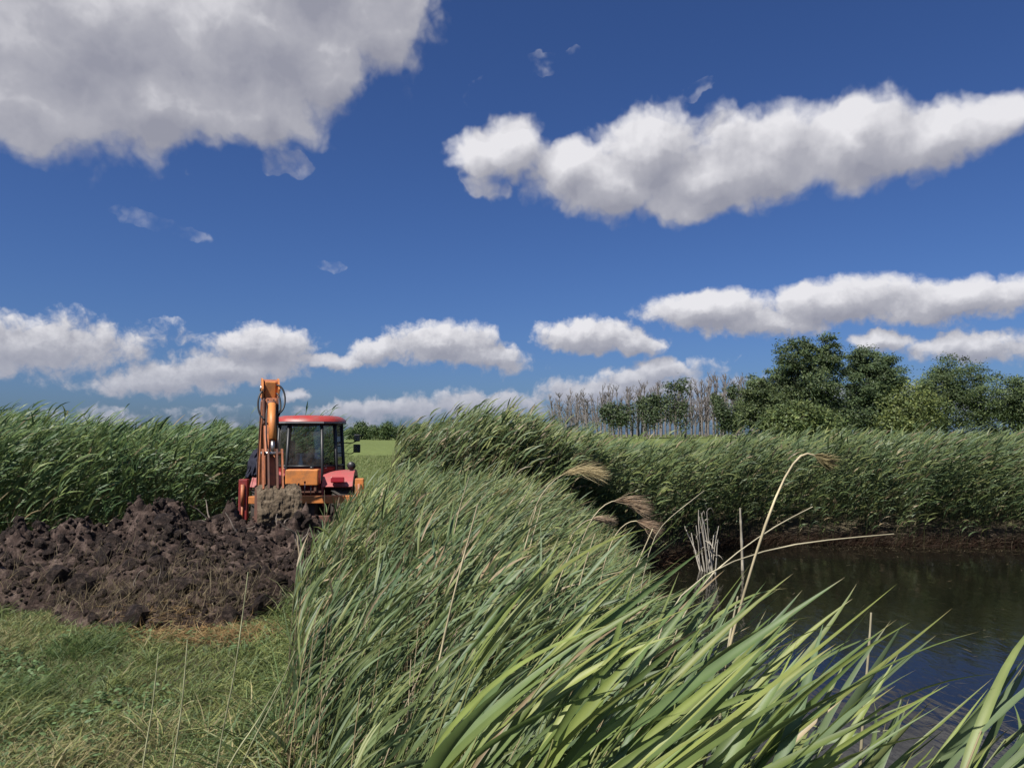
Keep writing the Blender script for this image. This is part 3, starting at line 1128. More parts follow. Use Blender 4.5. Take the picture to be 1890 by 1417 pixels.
def strips(base, d0, d1, L, W, nref, segs=5, p=1.0, cols=None, cross=3, fold=.18, prof='leaf'):
    """ribbons that leave along d0 and bend towards d1; returns (n, k, 3) vertices, faces of one ribbon, (n, k, 3) colours"""
    n = len(base)
    t = np.linspace(0, 1, segs + 1)
    tm = (t[:-1] + t[1:]) / 2
    p = np.broadcast_to(np.asarray(p, float), (n,))
    w = tm[None, :] ** p[:, None]
    dirs = norm(d0[:, None, :] * (1 - w)[..., None] + d1[:, None, :] * w[..., None])
    step = dirs * (L / segs)[:, None, None]
    pts = np.concatenate([base[:, None, :], base[:, None, :] + np.cumsum(step, 1)], 1)
    dv = np.concatenate([dirs[:, :1], (dirs[:, :-1] + dirs[:, 1:]) / 2, dirs[:, -1:]], 1)
    side = norm(np.cross(dv, nref[:, None, :]))
    nrm = np.cross(side, dv)
    if prof == 'leaf':
        wp = np.minimum(1, .42 + 2.6 * t) * (1 - t ** 2.1)
    else:
        wp = 1 - .8 * t
    hw = (W[:, None] * .5 * wp[None, :])[..., None]
    if cross == 3:
        V = np.stack([pts - side * hw, pts - nrm * hw * fold * 2, pts + side * hw], 2)
    else:
        V = np.stack([pts - side * hw, pts + side * hw], 2)
    V = V.reshape(n, (segs + 1) * cross, 3)
    F = []
    for s in range(segs):
        for c in range(cross - 1):
            a = s * cross + c
            F.append((a, a + 1, a + cross + 1, a + cross))
    F = np.array(F)
    Cc = None
    if cols is not None:
        Cc = np.repeat(cols[:, None, :], (segs + 1) * cross, 1)
        if prof == 'leaf' and segs >= 5 and cross == 3:
            h = vhash(np.arange(n), np.arange(n) * 7, np.arange(n) * 13, 5)
            tip = (np.repeat(t, cross)[None, :] > (.72 + 1.1 * h)[:, None])[..., None]
            Cc = np.where(tip, np.array([.24, .20, .10]), Cc)
            rib = (np.arange((segs + 1) * cross) % 3 == 1)[None, :, None]
            Cc = np.where(rib, Cc * np.array([1.22, 1.16, 1.15]), Cc)
    return V, F, Cc

def tubes(pts, rad, sides=4, cols=None):
    """pts (n, k, 3), rad (n, k)"""
    n, k, _ = pts.shape
    dv = np.gradient(pts, axis=1)
    dv = norm(dv)
    ref = np.zeros_like(dv)
    ref[..., 1] = 1
    ref[..., 0] = .31
    a = norm(np.cross(dv, ref))
    b = np.cross(dv, a)
    ang = np.arange(sides) * 2 * math.pi / sides
    V = pts[:, :, None, :] + (a[:, :, None, :] * np.cos(ang)[None, None, :, None] + b[:, :, None, :] * np.sin(ang)[None, None, :, None]) * rad[:, :, None, None]
    V = V.reshape(n, k * sides, 3)
    F = []
    for i in range(k - 1):
        for s in range(sides):
            F.append((i * sides + s, i * sides + (s + 1) % sides, (i + 1) * sides + (s + 1) % sides, (i + 1) * sides + s))
    F = np.array(F)
    Cc = None
    if cols is not None:
        Cc = np.repeat(cols[:, None, :], k * sides, 1) if cols.ndim == 2 else np.repeat(cols, sides, 1)
    return V, F, Cc

def flat(V, F, Cc):
    n, k, _ = V.shape
    FF = (F[None] + (np.arange(n) * k)[:, None, None]).reshape(-1, F.shape[1])
    return V.reshape(-1, 3), FF, (None if Cc is None else Cc.reshape(-1, 3))

def join(parts):
    VV, FF, CC, n = [], [], [], 0
    for v, f, c in parts:
        VV.append(v)
        FF.append(f + n)
        CC.append(c)
        n += len(v)
    return np.concatenate(VV), np.concatenate(FF), np.concatenate(CC)

def horiz(phi):
    return np.stack([np.cos(phi), np.sin(phi), phi * 0], -1)

def reed_stems(rng, pos, H, lean, phi, K=8):
    n = len(pos)
    s = (np.arange(K) + .5) / K
    th = lean[:, None] * (.22 + 1.05 * s[None, :] ** 1.2)
    d = np.stack([np.sin(th) * np.cos(phi)[:, None], np.sin(th) * np.sin(phi)[:, None], np.cos(th)], -1)
    pts = np.concatenate([pos[:, None, :], pos[:, None, :] + np.cumsum(d * (H / K)[:, None, None], 1)], 1)
    dv = np.concatenate([d[:, :1], (d[:, 1:] + d[:, :-1]) / 2, d[:, -1:]], 1)
    return pts, dv

def reed_leaves(rng, pts, dv, H, phi, nl, LL, WW, lo=.28, el=.1, el_sd=.28, dry=.05, segs=5, cross=3, spread=.4, tone=None, dry_low=.35, green=GREENS):
    n, K1, _ = pts.shape
    K = K1 - 1
    sj = np.linspace(lo, 1.0, nl)[None, :] + rng.normal(0, .03, (n, nl))
    sj = np.clip(sj, .05, .995)
    fi = sj * K
    i0 = np.minimum(fi.astype(int), K - 1)
    fr = (fi - i0)[..., None]
    rows = np.arange(n)[:, None]
    base = (pts[rows, i0] * (1 - fr) + pts[rows, i0 + 1] * fr).reshape(-1, 3)
    tan = norm(dv[rows, i0] * (1 - fr) + dv[rows, i0 + 1] * fr).reshape(-1, 3)
    N = n * nl
    ph = np.repeat(phi, nl) + rng.normal(0, spread, N)
    d0 = norm(tan + horiz(ph + rng.normal(0, .6, N)) * rng.uniform(.15, .6, N)[:, None])
    sjf = sj.reshape(-1)
    e = el + rng.normal(0, el_sd, N) + .35 * smooth(.75, 1.0, sjf)
    d1 = norm(horiz(ph) + np.stack([e * 0, e * 0, e], -1))
    shape = np.clip(.62 + 1.1 * np.sin(np.clip(sjf, 0, 1) * math.pi * .86), .5, 1.6) / 1.5
    L = np.repeat(LL, nl) * shape * rng.uniform(.75, 1.2, N)
    W = np.repeat(WW, nl) * rng.uniform(.7, 1.15, N) * np.sqrt(shape)
    nref = norm(rng.normal(0, .55, (N, 3)) + np.array([-.15, -.35, .75]))
    g = green[rng.integers(0, len(green), N)] * rng.uniform(.8, 1.25, (N, 1))
    if tone is not None:
        g = g * np.repeat(tone, nl, 0)
    isdry = rng.random(N) < (dry + dry_low * smooth(.45, .2, sjf))
    g[isdry] = DRY[rng.integers(0, len(DRY), int(isdry.sum()))] * rng.uniform(.7, 1.1, (int(isdry.sum()), 1))
    return strips(base, d0, d1, L, W, nref, segs, rng.uniform(.6, 1.5, N), g, cross)

WIND = R(8)           # reeds stream to +x

def reed_mass(name, label, rng, pos, H, lean, nl, LL, WW, segs=4, cross=2, el=.05, lo=.3, stem_r=.0045, dry=.04, dry_low=.35, tone_s=.35, phi_sd=.3, stem_col=None, stem_dry=.35, green=GREENS, gust=.4, stem_k=1.0, phi_add=0.0, el_sd=.30):
    n = len(pos)
    gn = (fbm(pos * np.array([.8, .8, 0]), 3, 140) - .5) * 2
    phi = WIND + rng.normal(0, phi_sd, n) + gn * gust * 1.6 + phi_add
    lean = lean * np.clip(1 + (fbm(pos * np.array([.7, .7, 0]) + 50, 3, 150) - .5) * 2.4 * gust, .4, 1.8)
    pts, dv = reed_stems(rng, pos, H, lean, phi, 6)
    sc = np.array([.115, .135, .055]) * stem_k * rng.uniform(.8, 1.2, (n, 1))
    dr = rng.random(n) < stem_dry
    sc[dr] = DRY[rng.integers(0, 3, int(dr.sum()))] * .85
    rad = np.linspace(1, .35, 7)[None, :] * np.full((n, 1), stem_r)
    parts = [flat(*tubes(pts, rad, 3, sc))]
    tone = 1 + (fbm(pos * .55, 3, 77) - .5)[:, None] * np.array([1.5, 1.1, .9]) * tone_s * 2
    parts.append(flat(*reed_leaves(rng, pts, dv, H, phi, nl, LL, WW, lo, el, el_sd, dry, segs, cross, .45, tone, dry_low, green)))
    V, F, Cc = join(parts)
    o = link(name, np_mesh(name, V, F, Cc), M['leaf'])
    tag(o, label, 'reeds', kind='stuff')
    return o

def scatter(rng, n, x0, x1, y0, y1, cond):
    x, y = rng.uniform(x0, x1, n), rng.uniform(y0, y1, n)
    k = cond(x, y)
    return x[k], y[k]

# ------------------------------------------------------------------ reed beds (mass)
def build_reed_masses():
    rng = np.random.default_rng(100)
    # far bank
    def far(x, y):
        s = pond_s(x, y)
        edge = s < -.02 + .1
        inner = y > shore_far(x) - .15
        mid = (x > .5 + .2 * (y - 15)) | (y > 17.8)
        return edge & inner & mid & (y < 17.5 + 9 * rng.random(len(x)) ** 1.2 + 3) & (x > -.6)
    x, y = scatter(rng, 13500, -1, 22, 15.8, 30, far)
    pos = np.stack([x, y, ground_z(x, y)], -1)
    top = 1.98 + .42 * (fbm(np.stack([x * .55, y * .35, x * 0], -1), 3, 12) - .5) * 2 + rng.normal(0, .13, len(x)) - .20 * smooth(1.2, 3.0, x) * smooth(8, 6, x)
    H = np.clip(top - pos[:, 2], 1.6, 3.2) * 1.06
    edge_ = y - shore_far(x)
    for nm, lab, k, lo, padd, lmul in (
            ('far_reed_bed', 'dense bed of green reeds along the far bank behind the broken reed clump', x < 5.2, .06, -1.1, 1.0),
            ('overhanging_reed_bed', 'bed of green reeds overhanging the dark water below the tall trees', x >= 5.2, .16, -1.5, 1.45)):
        xx, yy, ed = x[k], y[k], edge_[k]
        reed_mass(nm, lab, rng, pos[k], H[k] * (1 + .12 * (lmul - 1) * smooth(.9, .1, ed)), rng.uniform(.2, .62, len(xx)) * (1 + (lmul - 1) * smooth(1.2, .2, ed)), 11, np.full(len(xx), .46), np.full(len(xx), .040), 4, 2, -.15, lo,
                  stem_dry=.08, dry_low=.10, gust=.5, stem_k=.5, phi_add=padd * smooth(1.1, .1, ed))
    # middle clump: taller, with dry stems below
    def midc(x, y):
        e_ = 1 + .5 * (vnoise(np.stack([x * 1.3, y * 1.3, x * 0], -1), 4) - .5)
        d = ((x + .55) / 2.1) ** 2 + ((y - 16.4) / 2.3) ** 2
        return d < e_
    x, y = scatter(rng, 3300, -3.2, 2.4, 13.8, 19.4, midc)
    pos = np.stack([x, y, ground_z(x, y)], -1)
    top = 2.27 - .40 * smooth(-.6, 1.1, x) - .25 * smooth(-1.4, -2.6, x) + rng.normal(0, .17, len(x)) + .35 * (fbm(np.stack([x * 1.2, y * .7, x * 0], -1), 2, 44) - .5)
    H = (top - pos[:, 2]) * 1.06
    reed_mass('middle_reed_clump', 'tall clump of reeds with bare dry stems below, between tractor and far bank', rng, pos, H, rng.uniform(.18, .5, len(x)), 8, np.full(len(x), .46), np.full(len(x), .038), 4, 2, -.02, .62, dry=.07, dry_low=.0, stem_dry=.9, gust=.5)
    # behind the tractor on the left
    def left(x, y):
        fr = np.interp(x, [-22, -14, -9, -7, -5.9], [12.6, 13.4, 14.4, 15.0, 17.5])
        return (y > fr) & (y < fr + 9) & ((x < -6.15) | ((y > 21.5) & (x < -5.9)))
    x, y = scatter(rng, 6200, -22, -5.6, 12.4, 27, left)
    pos = np.stack([x, y, ground_z(x, y)], -1)
    top = 2.24 + .60 * (fbm(np.stack([x * .5, y * .3, x * 0], -1), 3, 15) - .5) * 2 + rng.normal(0, .14, len(x)) + (rng.random(len(x)) < .012) * .3
    H = (top - pos[:, 2]) * 1.06
    reed_mass('left_reed_bed', 'dense bed of dark green reeds beside the soil heap and tractor', rng, pos, H, rng.uniform(.12, .5, len(x)), 11, np.full(len(x), .54), np.full(len(x), .046), 4, 2, -.12, .10, dry_low=.06, dry=.015, green=GREENS * np.array([.88, 1.0, .95]), gust=.6)
build_reed_masses()

# foreground band on the near bank
def band(x, y):
    l = np.interp(y, [1.2, 2, 3, 5, 7, 9, 12, 14.5], [-.05, -.35, -.75, -1.55, -2.0, -2.35, -2.85, -3.2])
    r = shore_left(y) + .12
    return (x > l) & (x < r)

def build_near_reeds():
    rng = np.random.default_rng(321)
    x, y = scatter(rng, 6600, -3.4, 2.6, 1.35, 14.6, band)
    keep = rng.random(len(x)) < np.interp(y, [1, 3, 6, 14], [.55, .8, 1, 1]) * np.where(y < 6, 1 - .88 * smooth(.05, .6, x), 1)
    x, y = x[keep], y[keep]
    x = np.concatenate([x, rng.uniform(.05, .55, 8), rng.uniform(.5, 1.05, 4)])
    y = np.concatenate([y, rng.uniform(1.9, 2.7, 8), rng.uniform(1.9, 2.6, 4)])
    z = ground_z(x, y)
    l = np.interp(y, [1.2, 2, 3, 5, 7, 9, 12, 14.5], [-.05, -.35, -.75, -1.55, -2.0, -2.35, -2.85, -3.2])
    edge = smooth(0, .9, x - l)
    H = (1.18 + .55 * edge) * rng.uniform(.82, 1.14, len(x)) * np.interp(y, [1, 2.2, 4, 8, 11, 14], [1.10, 1.0, .88, .84, .80, .78]) - .25 * z * 0
    shore = smooth(-2.4, .2, x - shore_left(y))
    H = H * (1 - np.interp(y, [1.5, 3.5, 6, 14], [-.04, .08, .28, .30]) * shore)
    H = H * (1 + (fbm(np.stack([x * 1.1, y * .8, x * 0], -1), 3, 160) - .5) * .55)
    xr = np.clip((x - l) / (shore_left(y) - l), 0, 1)
    order = np.argsort(y)
    ind = order[:262]
    rest = order[262:]
    # individuals from shared prototypes
    prng = np.random.default_rng(55)
    protos = []
    for k in range(24):
        Hk = np.array([1.6])
        phi = np.array([0.0])
        lean = np.array([.20 + .80 * k / 23 + prng.normal(0, .05)])
        pts, dv = reed_stems(prng, np.zeros((1, 3)), Hk, lean, phi, 12)
        sc = np.array([[.13, .155, .055]]) * prng.uniform(.8, 1.25)
        if k % 5 == 4:
            sc = np.array([[.26, .21, .12]])
        V, F, Cc = flat(*tubes(pts, np.linspace(.0052, .0018, 13)[None, :], 6, sc))
        stem = np_mesh('stem', V, F, Cc, True)
        stem.materials.append(M['stem'])
        nl = int(prng.integers(9, 13))
        wide = .036 if k % 2 else .023
        LV, LF, LC = reed_leaves(prng, pts, dv, Hk, phi, nl, np.array([.54]), np.array([wide]), .14, .36, .30, .03, 9, 3, .40, None, .25)
        lm = []
        for q in range(nl):
            me = np_mesh('leaf', LV[q], LF, LC[q], True)
            me.materials.append(M['leaf'])
            lm.append(me)
        protos.append((stem, lm))
    for q, i in enumerate(ind):
        st, lm = protos[int(np.clip((.08 + .82 * xr[i] + rng.normal(0, .16)) * 23, 0, 23))]
        e = empty('reed', (x[i], y[i], z[i] - .02), WIND + rng.normal(0, .34))
        s = H[i] / 1.6
        e.scale = (s, s * (1 if rng.random() < .5 else -1), s)
        if x[i] > .35:
            tag(e, 'green reed leaning out over the pond edge of the near bank', 'reed', 'near reeds hanging over the pond')
        elif x[i] < l[i] + .5:
            tag(e, 'green reed at the verge edge of the near reed bank, bent by the wind', 'reed', 'near reeds along the verge')
        else:
            tag(e, 'green reed bent over by the wind in the middle of the near bank', 'reed', 'near reeds in the middle of the bank')
        link('stem', st, None, e)
        for me in lm:
            link('leaf', me, None, e)
    x, y, z, H, xr = x[rest], y[rest], z[rest], H[rest], xr[rest]
    pos = np.stack([x, y, z - .02], -1)
    reed_mass('near_reed_bed', 'mass of green reeds leaning with the wind along the near bank', rng, pos, H, (.22 + .58 * xr) * rng.uniform(.55, 1.35, len(x)), 10, np.full(len(x), .50) * rng.uniform(.7, 1.15, len(x)), np.full(len(x), .024), 5, 3, .30, .10, dry=.04, dry_low=.25, phi_sd=.58, tone_s=.42, gust=.6, stem_dry=.55, el_sd=.40)
build_near_reeds()

def build_broad_reeds():
    """fan of broad sunlit blades beside the viewer"""
    rng = np.random.default_rng(2024)
    for k in range(46):
        far_ = k % 4 == 3
        x = rng.uniform(-.55, .15) if not far_ else rng.uniform(.10, .80)
        y = rng.uniform(1.45, 2.35) if not far_ else rng.uniform(1.7, 2.5)
        H = np.array([rng.uniform(1.50, 1.84) - (.05 if far_ else 0)])
        phi = np.array([WIND + rng.normal(-.05, .22)])
        z = gz1(x, y) - .02
        e = empty('broad_reed', (x, y, z))
        tag(e, 'reed with long bright green blades fanning right, close to the viewer', 'reed', 'broad-bladed reeds closest to the viewer')
        pts, dv = reed_stems(rng, np.zeros((1, 3)), H, np.array([rng.uniform(.25, .70)]), phi, 12)
        V, F, Cc = flat(*tubes(pts, np.linspace(.0055, .0022, 13)[None, :], 6, np.array([[.19, .20, .075]])))
        link('stem', np_mesh('stem', V, F, Cc, True), M['stem'], e)
        nl = int(rng.integers(8, 12))
        LV, LF, LC = reed_leaves(rng, pts, dv, H, phi, nl, np.array([rng.uniform(.56, .84)]), np.array([rng.uniform(.022, .038)]), .34, .33, .24, .03, 12, 3, .36, None, .0, GREENS * np.array([1.08, 1.10, .84]))
        for q in range(nl):
            link('leaf', np_mesh('leaf', LV[q], LF, LC[q], True), M['leaf'], e)
build_broad_reeds()

def build_dead_stems():
    """last year's bare stems standing through the near reeds"""
    rng = np.random.default_rng(808)
    x, y = scatter(rng, 2600, -3.2, 2.0, 1.9, 14.2, band)
    n = len(x)
    pos = np.stack([x, y, ground_z(x, y) - .02], -1)
    pts, dv = reed_stems(rng, pos, rng.uniform(.55, 1.45, n), rng.uniform(.05, .6, n), WIND + rng.normal(0, .7, n), 6)
    c = DRY[rng.integers(0, 3, n)] * rng.uniform(.8, 1.45, (n, 1))
    V, F, Cc = flat(*tubes(pts, np.linspace(1, .5, 7)[None, :] * rng.uniform(.0025, .0048, (n, 1)), 4, c))
    o = link('dead_stems', np_mesh('dead_stems', V, F, Cc, True), M['stem'])
    tag(o, 'pale dead stems standing scattered through the near reeds', 'dead stems', kind='stuff')
build_dead_stems()

# ------------------------------------------------------------------ trees
def branch_path(rng, p0, d0, L, k, wob, up):
    pts = [np.array(p0, float)]
    d = np.array(d0, float)
    d /= np.linalg.norm(d)
    for i in range(k):
        d = d + rng.normal(0, wob, 3) + np.array([0, 0, up])
        d /= np.linalg.norm(d)
        pts.append(pts[-1] + d * L / k)
    return np.array(pts), d

def tube_set(paths):
    """paths: list of (pts, r0, r1, sides) -> one vertex / face set"""
    VV, FF, n = [], [], 0
    for pts, r0, r1, sides in paths:
        V, F, _ = tubes(pts[None], np.linspace(r0, r1, len(pts))[None], sides)
        VV.append(V[0])
        FF.append(F + n)
        n += len(V[0])
    return np.concatenate(VV), np.concatenate(FF)

TREE_GREEN = np.array([[.066, .098, .042], [.085, .118, .048], [.056, .086, .042], [.104, .135, .052]])

def leafy_tree(name, rng, loc, blobs, nleaf, size, trunk_r, label, cat='tree', group=None, tint=(1, 1, 1), clump=.30, lean=.04, stems=1):
    """blobs: crown lobes (x, y, z, rx, ry, rz) in metres about the foot"""
    e = empty(name, loc)
    tag(e, label, cat, group)
    paths = []
    zt = max(b[2] for b in blobs)
    for s in range(stems):
        tp, td = branch_path(rng, (rng.normal(0, .2) * (stems > 1), rng.normal(0, .2) * (stems > 1), -.2), (rng.normal(0, .08) + lean, rng.normal(0, .06), 1), zt * .8, 7, .05, .1)
        paths.append((tp, trunk_r, trunk_r * .3, 8))
        for b in blobs:
            c = np.array(b[:3])
            j = int(np.clip(c[2] / zt * 5 - 1, 1, 5))
            d = c - tp[j]
            lp, ld = branch_path(rng, tp[j], d + np.array([0, 0, .1]), np.linalg.norm(d), 5, .08, .02)
            paths.append((lp, trunk_r * .42, trunk_r * .12, 6))
            for q in range(5):
                dd = rng.normal(0, 1, 3)
                dd[2] = abs(dd[2]) * .8
                bp, _ = branch_path(rng, lp[rng.integers(2, 6)], dd, max(b[3:]) * .85, 4, .15, .05)
                paths.append((bp, trunk_r * .14, trunk_r * .03, 4))
    V, F = tube_set(paths)
    link('trunk', np_mesh('trunk', V, F, None, True), M['bark'], e)
    vol = np.array([b[3] * b[4] * b[5] for b in blobs]) ** (2 / 3)
    P, Tn, No = [], [], []
    for b, f in zip(blobs, vol / vol.sum()):
        n = int(nleaf * f)
        c, r = np.array(b[:3]), np.array(b[3:])
        ncl = max(16, int(80 * f * len(blobs)))
        dirs = norm(rng.normal(0, 1, (ncl, 3)))
        rad = rng.uniform(.30, 1.22, ncl) ** .6
        cc = c + dirs * rad[:, None] * r
        k = rng.integers(0, ncl, n)
        off = rng.normal(0, 1, (n, 3)) * (clump * r.mean() * rng.uniform(.5, 1.25, ncl)[k])[:, None] * np.array([1.1, 1, .62])
        P.append(cc[k] + off)
        No.append(norm(off * .8 + dirs[k] * .5 * r.mean() + np.array([0, 0, .35])))
        Tn.append((.70 + .65 * rng.random(ncl))[k])
    P, Tn, No = np.concatenate(P), np.concatenate(Tn), np.concatenate(No)
    ok = P[:, 2] > .15
    P, Tn, No = P[ok], Tn[ok], No[ok]
    n = len(P)
    d0 = norm(rng.normal(0, 1, (n, 3)) + np.array([.7, .0, -.1]))
    d1 = norm(d0 + np.array([.4, 0, -.3]))
    nref = norm(rng.normal(0, .55, (n, 3)) + No)
    cols = TREE_GREEN[rng.integers(0, 4, n)] * Tn[:, None] * rng.uniform(.8, 1.25, (n, 1)) * np.array(tint)
    V, F, Cc = flat(*strips(P, d0, d1, size * rng.uniform(.6, 1.4, n), size * .55 * rng.uniform(.7, 1.3, n), nref, 2, 1.0, cols, 2))
    link('crown', np_mesh('crown', V, F, Cc), M['treeleaf'], e)
    return e

def build_trees():
    rng = np.random.default_rng(900)
    # big trees on the right, behind the far reeds
    def lobes(d, spec):
        foot = at(spec[0], 803, d)
        gz = gz1(foot.x, d)
        out = []
        for (px, py, rx, rz) in spec[1]:
            p = at(px, py, d)
            k = d / FPX
            out.append((p.x - foot.x, rng.uniform(-.8, .8), p.z - gz, rx * k, min(rx, rz) * k * .95, rz * k))
        return Vector((foot.x, d, gz)), out
    loc, b = lobes(72, (1480, [(1462, 660, 36, 34), (1518, 654, 28, 32), (1436, 712, 44, 30), (1502, 706, 50, 44), (1468, 756, 62, 44), (1530, 768, 50, 44)]))
    leafy_tree('broadleaf_tree', rng, loc, b, 52000, .21, .26, 'tallest leafy green tree, with a rounded double top, behind the far reeds', clump=.185)
    loc, b = lobes(76, (1604, [(1602, 668, 36, 30), (1590, 706, 40, 38), (1626, 706, 34, 44), (1604, 762, 54, 50)]))
    leafy_tree('broadleaf_tree', rng, loc, b, 44000, .21, .25, 'dark leafy tree standing close beside the tallest tree, towards the pond end', tint=(.92, .95, .98), clump=.185)
    loc, b = lobes(70, (1405, [(1392, 722, 30, 26), (1412, 756, 42, 38), (1385, 772, 28, 30)]))
    leafy_tree('broadleaf_tree', rng, loc, b, 18000, .20, .16, 'lower leafy tree between the bare trees and the tallest tree', clump=.185, tint=(1.05, 1.0, .95))
    loc, b = lobes(62, (1485, [(1470, 772, 46, 26), (1520, 782, 40, 22), (1440, 786, 34, 18)]))
    leafy_tree('willow_bush', rng, loc, b, 9000, .26, .09, 'bright green rounded bush at the foot of the tallest tree', 'bush', clump=.3, tint=(1.3, 1.22, 1.0), stems=3)
    loc, b = lobes(66, (1650, [(1652, 776, 34, 34), (1690, 752, 44, 44), (1642, 800, 30, 14)]))
    leafy_tree('willow_bush', rng, loc, b, 8000, .26, .09, 'yellowish green bush at the pond end of the tall trees', 'bush', clump=.3, tint=(1.35, 1.2, .9), stems=3)
    loc, b = lobes(82, (1745, [(1720, 718, 46, 34), (1775, 700, 50, 44), (1755, 755, 70, 48), (1700, 765, 46, 36)]))
    leafy_tree('broadleaf_tree', rng, loc, b, 32000, .21, .22, 'leafy tree at the outer end of the tall clump, beyond the yellowish bush', clump=.185)
    loc, b = lobes(80, (1850, [(1840, 735, 52, 40), (1885, 745, 50, 44), (1860, 775, 70, 34)]))
    leafy_tree('broadleaf_tree', rng, loc, b, 26000, .21, .2, 'last leafy tree of the clump, at the edge of the view', clump=.185, tint=(1.05, 1.05, 1))

    # bare dead trees in a row
    prng = np.random.default_rng(77)
    def bare_proto(k, H, spread):
        e = empty('bare_tree', (0, 0, 0))
        paths = []
        tp, td = branch_path(prng, (0, 0, -.2), (prng.normal(0, .05), 0, 1), H, 9, .035, .05)
        V, F = tube_set([(tp, .21, .05, 6)])
        link('trunk', np_mesh('trunk', V, F, None, True), M['deadbark'], e)
        nb = int(prng.integers(17, 25))
        for q in range(nb):
            j = int(prng.integers(2, 9))
            a = prng.uniform(0, 6.28)
            L = H * prng.uniform(.16, .36) * (1.15 - j / 12)
            bp, bd = branch_path(prng, tp[j], (math.cos(a) * spread, math.sin(a) * spread, 1), L, 5, .10, .08)
            paths.append((bp, .085 * (1 - j / 14), .028, 4))
            for w in range(int(prng.integers(3, 6))):
                jj = int(prng.integers(1, 5))
                a2 = prng.uniform(0, 6.28)
                tw, _ = branch_path(prng, bp[jj], (math.cos(a2) * .7, math.sin(a2) * .7, 1), L * prng.uniform(.25, .55), 3, .15, .05)
                paths.append((tw, .036, .018, 3))
        V, F = tube_set(paths)
        link('branches', np_mesh('branches', V, F, None, True), M['deadbark'], e)
        return e
    protos = [bare_proto(k, 10.0, .55 if k % 3 else .95) for k in range(9)]
    D = 150.0
    def top_y(px):
        return -16 + np.interp(px, [1015, 1060, 1100, 1160, 1220, 1280, 1340, 1380, 1500], [752, 738, 733, 726, 722, 712, 708, 712, 715])
    used = set()
    k = 0
    for px in list(np.arange(1018, 1378, 5.0)) + [1390, 1405, 1425]:
        d = D + rng.uniform(-9, 14)
        p = at(px + rng.uniform(-4, 4), top_y(px) + rng.uniform(-8, 26), d)
        q = k % 9
        gz = gz1(p.x, d)
        if q in used:
            o = copy_tree(protos[q])
        else:
            o = protos[q]
            used.add(q)
        H = p.z - gz
        o.location = (p.x, d, gz)
        o.rotation_euler = (0, 0, rng.uniform(0, 6.28))
        o.scale = (H / 10 * rng.uniform(.8, 1.15), H / 10 * rng.uniform(.8, 1.15), H / 10)
        tag(o, 'bare grey dead tree in the row beyond the far reeds', 'tree', 'row of bare dead trees')
        k += 1
    # spreading bare trees at the open end of the row
    for px, ty, w, lab in ((1040, 748, 1.7, 'small spreading bare tree at the very start of the dead row, nearest the tractor'),
                           (1086, 734, 2.0, 'wide forked bare tree near the start of the dead row')):
        p = at(px, ty, 138)
        gz = gz1(p.x, 138)
        o = copy_tree(protos[0 if px < 1050 else 3])
        H = p.z - gz
        o.location = (p.x, 138, gz)
        o.scale = (H / 10 * w, H / 10 * w, H / 10)
        tag(o, lab, 'tree')
        if 'group' in o:
            del o['group']
    # regrown, partly leafy trees among them
    for px, spec, lab in ((1135, [(1128, 768, 17, 22), (1152, 770, 15, 22), (1118, 758, 10, 12)], 'short leafy tree with two dark crowns among the bare trees'),
                          (1195, [(1186, 748, 13, 15), (1206, 740, 14, 13), (1200, 768, 16, 22)], 'slim leafy tree with a sloping crown among the bare trees'),
                          (1246, [(1238, 712, 14, 9), (1258, 714, 12, 15), (1236, 748, 18, 26), (1258, 764, 13, 26)], 'tallest dark leafy tree standing among the bare trees'),
                          (1330, [(1328, 754, 14, 16), (1336, 776, 14, 20), (1322, 735, 9, 12)], 'ragged brownish green tree near the thick end of the bare row'),
                          (1358, [(1352, 722, 9, 12), (1360, 752, 8, 22), (1356, 782, 9, 16)], 'narrow leafy tree between the bare row and the tall green trees')):
        loc, b = lobes(136, (px, spec))
        leafy_tree('regrown_tree', rng, loc, b, 2600, .42, .17, lab, clump=.36, tint=(.85, .85, .9), lean=.02)
    # far tree line across the field
    fr = np.random.default_rng(31)
    P = []
    for q in range(5):
        n = 900
        bl = [(fr.uniform(-2.5, 2.5), fr.uniform(-1, 1), fr.uniform(3.0, 6.2), fr.uniform(1.8, 3.0), 2, fr.uniform(1.6, 2.6)) for _ in range(5)] + [(0, 0, 2.2, 4.2, 2, 2.2)]
        o = leafy_tree('field_tree', fr, (0, 0, 0), bl, 2600, .75, .25, 'tree', tint=(1.05, 1.12, 1.0), clump=.34)
        P.append(o)
    first = [True] * 5
    k = 0
    for px in np.concatenate([np.arange(-10, 470, 34), np.arange(596, 1010, 17)]):
        d = 330 + fr.uniform(-25, 25)
        p = at(px + fr.uniform(-6, 6), 803, d)
        q = k % 5
        o = P[q] if first[q] else copy_tree(P[q])
        first[q] = False
        ty = 786 + fr.uniform(-9, 6)
        gz = gz1(p.x, d) - .3
        s = (at(px, ty, d).z - gz) / 7.6
        o.location = (p.x, d, gz)
        o.rotation_euler = (0, 0, fr.uniform(0, 6.28))
        o.scale = (s * 1.0, s * 1.0, s)
        if px > 500:
            tag(o, 'low round green tree in the far line across the field', 'tree', 'far tree line across the field')
        else:
            tag(o, 'far green tree peeping over the dark reed bed', 'tree', 'far trees behind the reed bed')
        k += 1
build_trees()

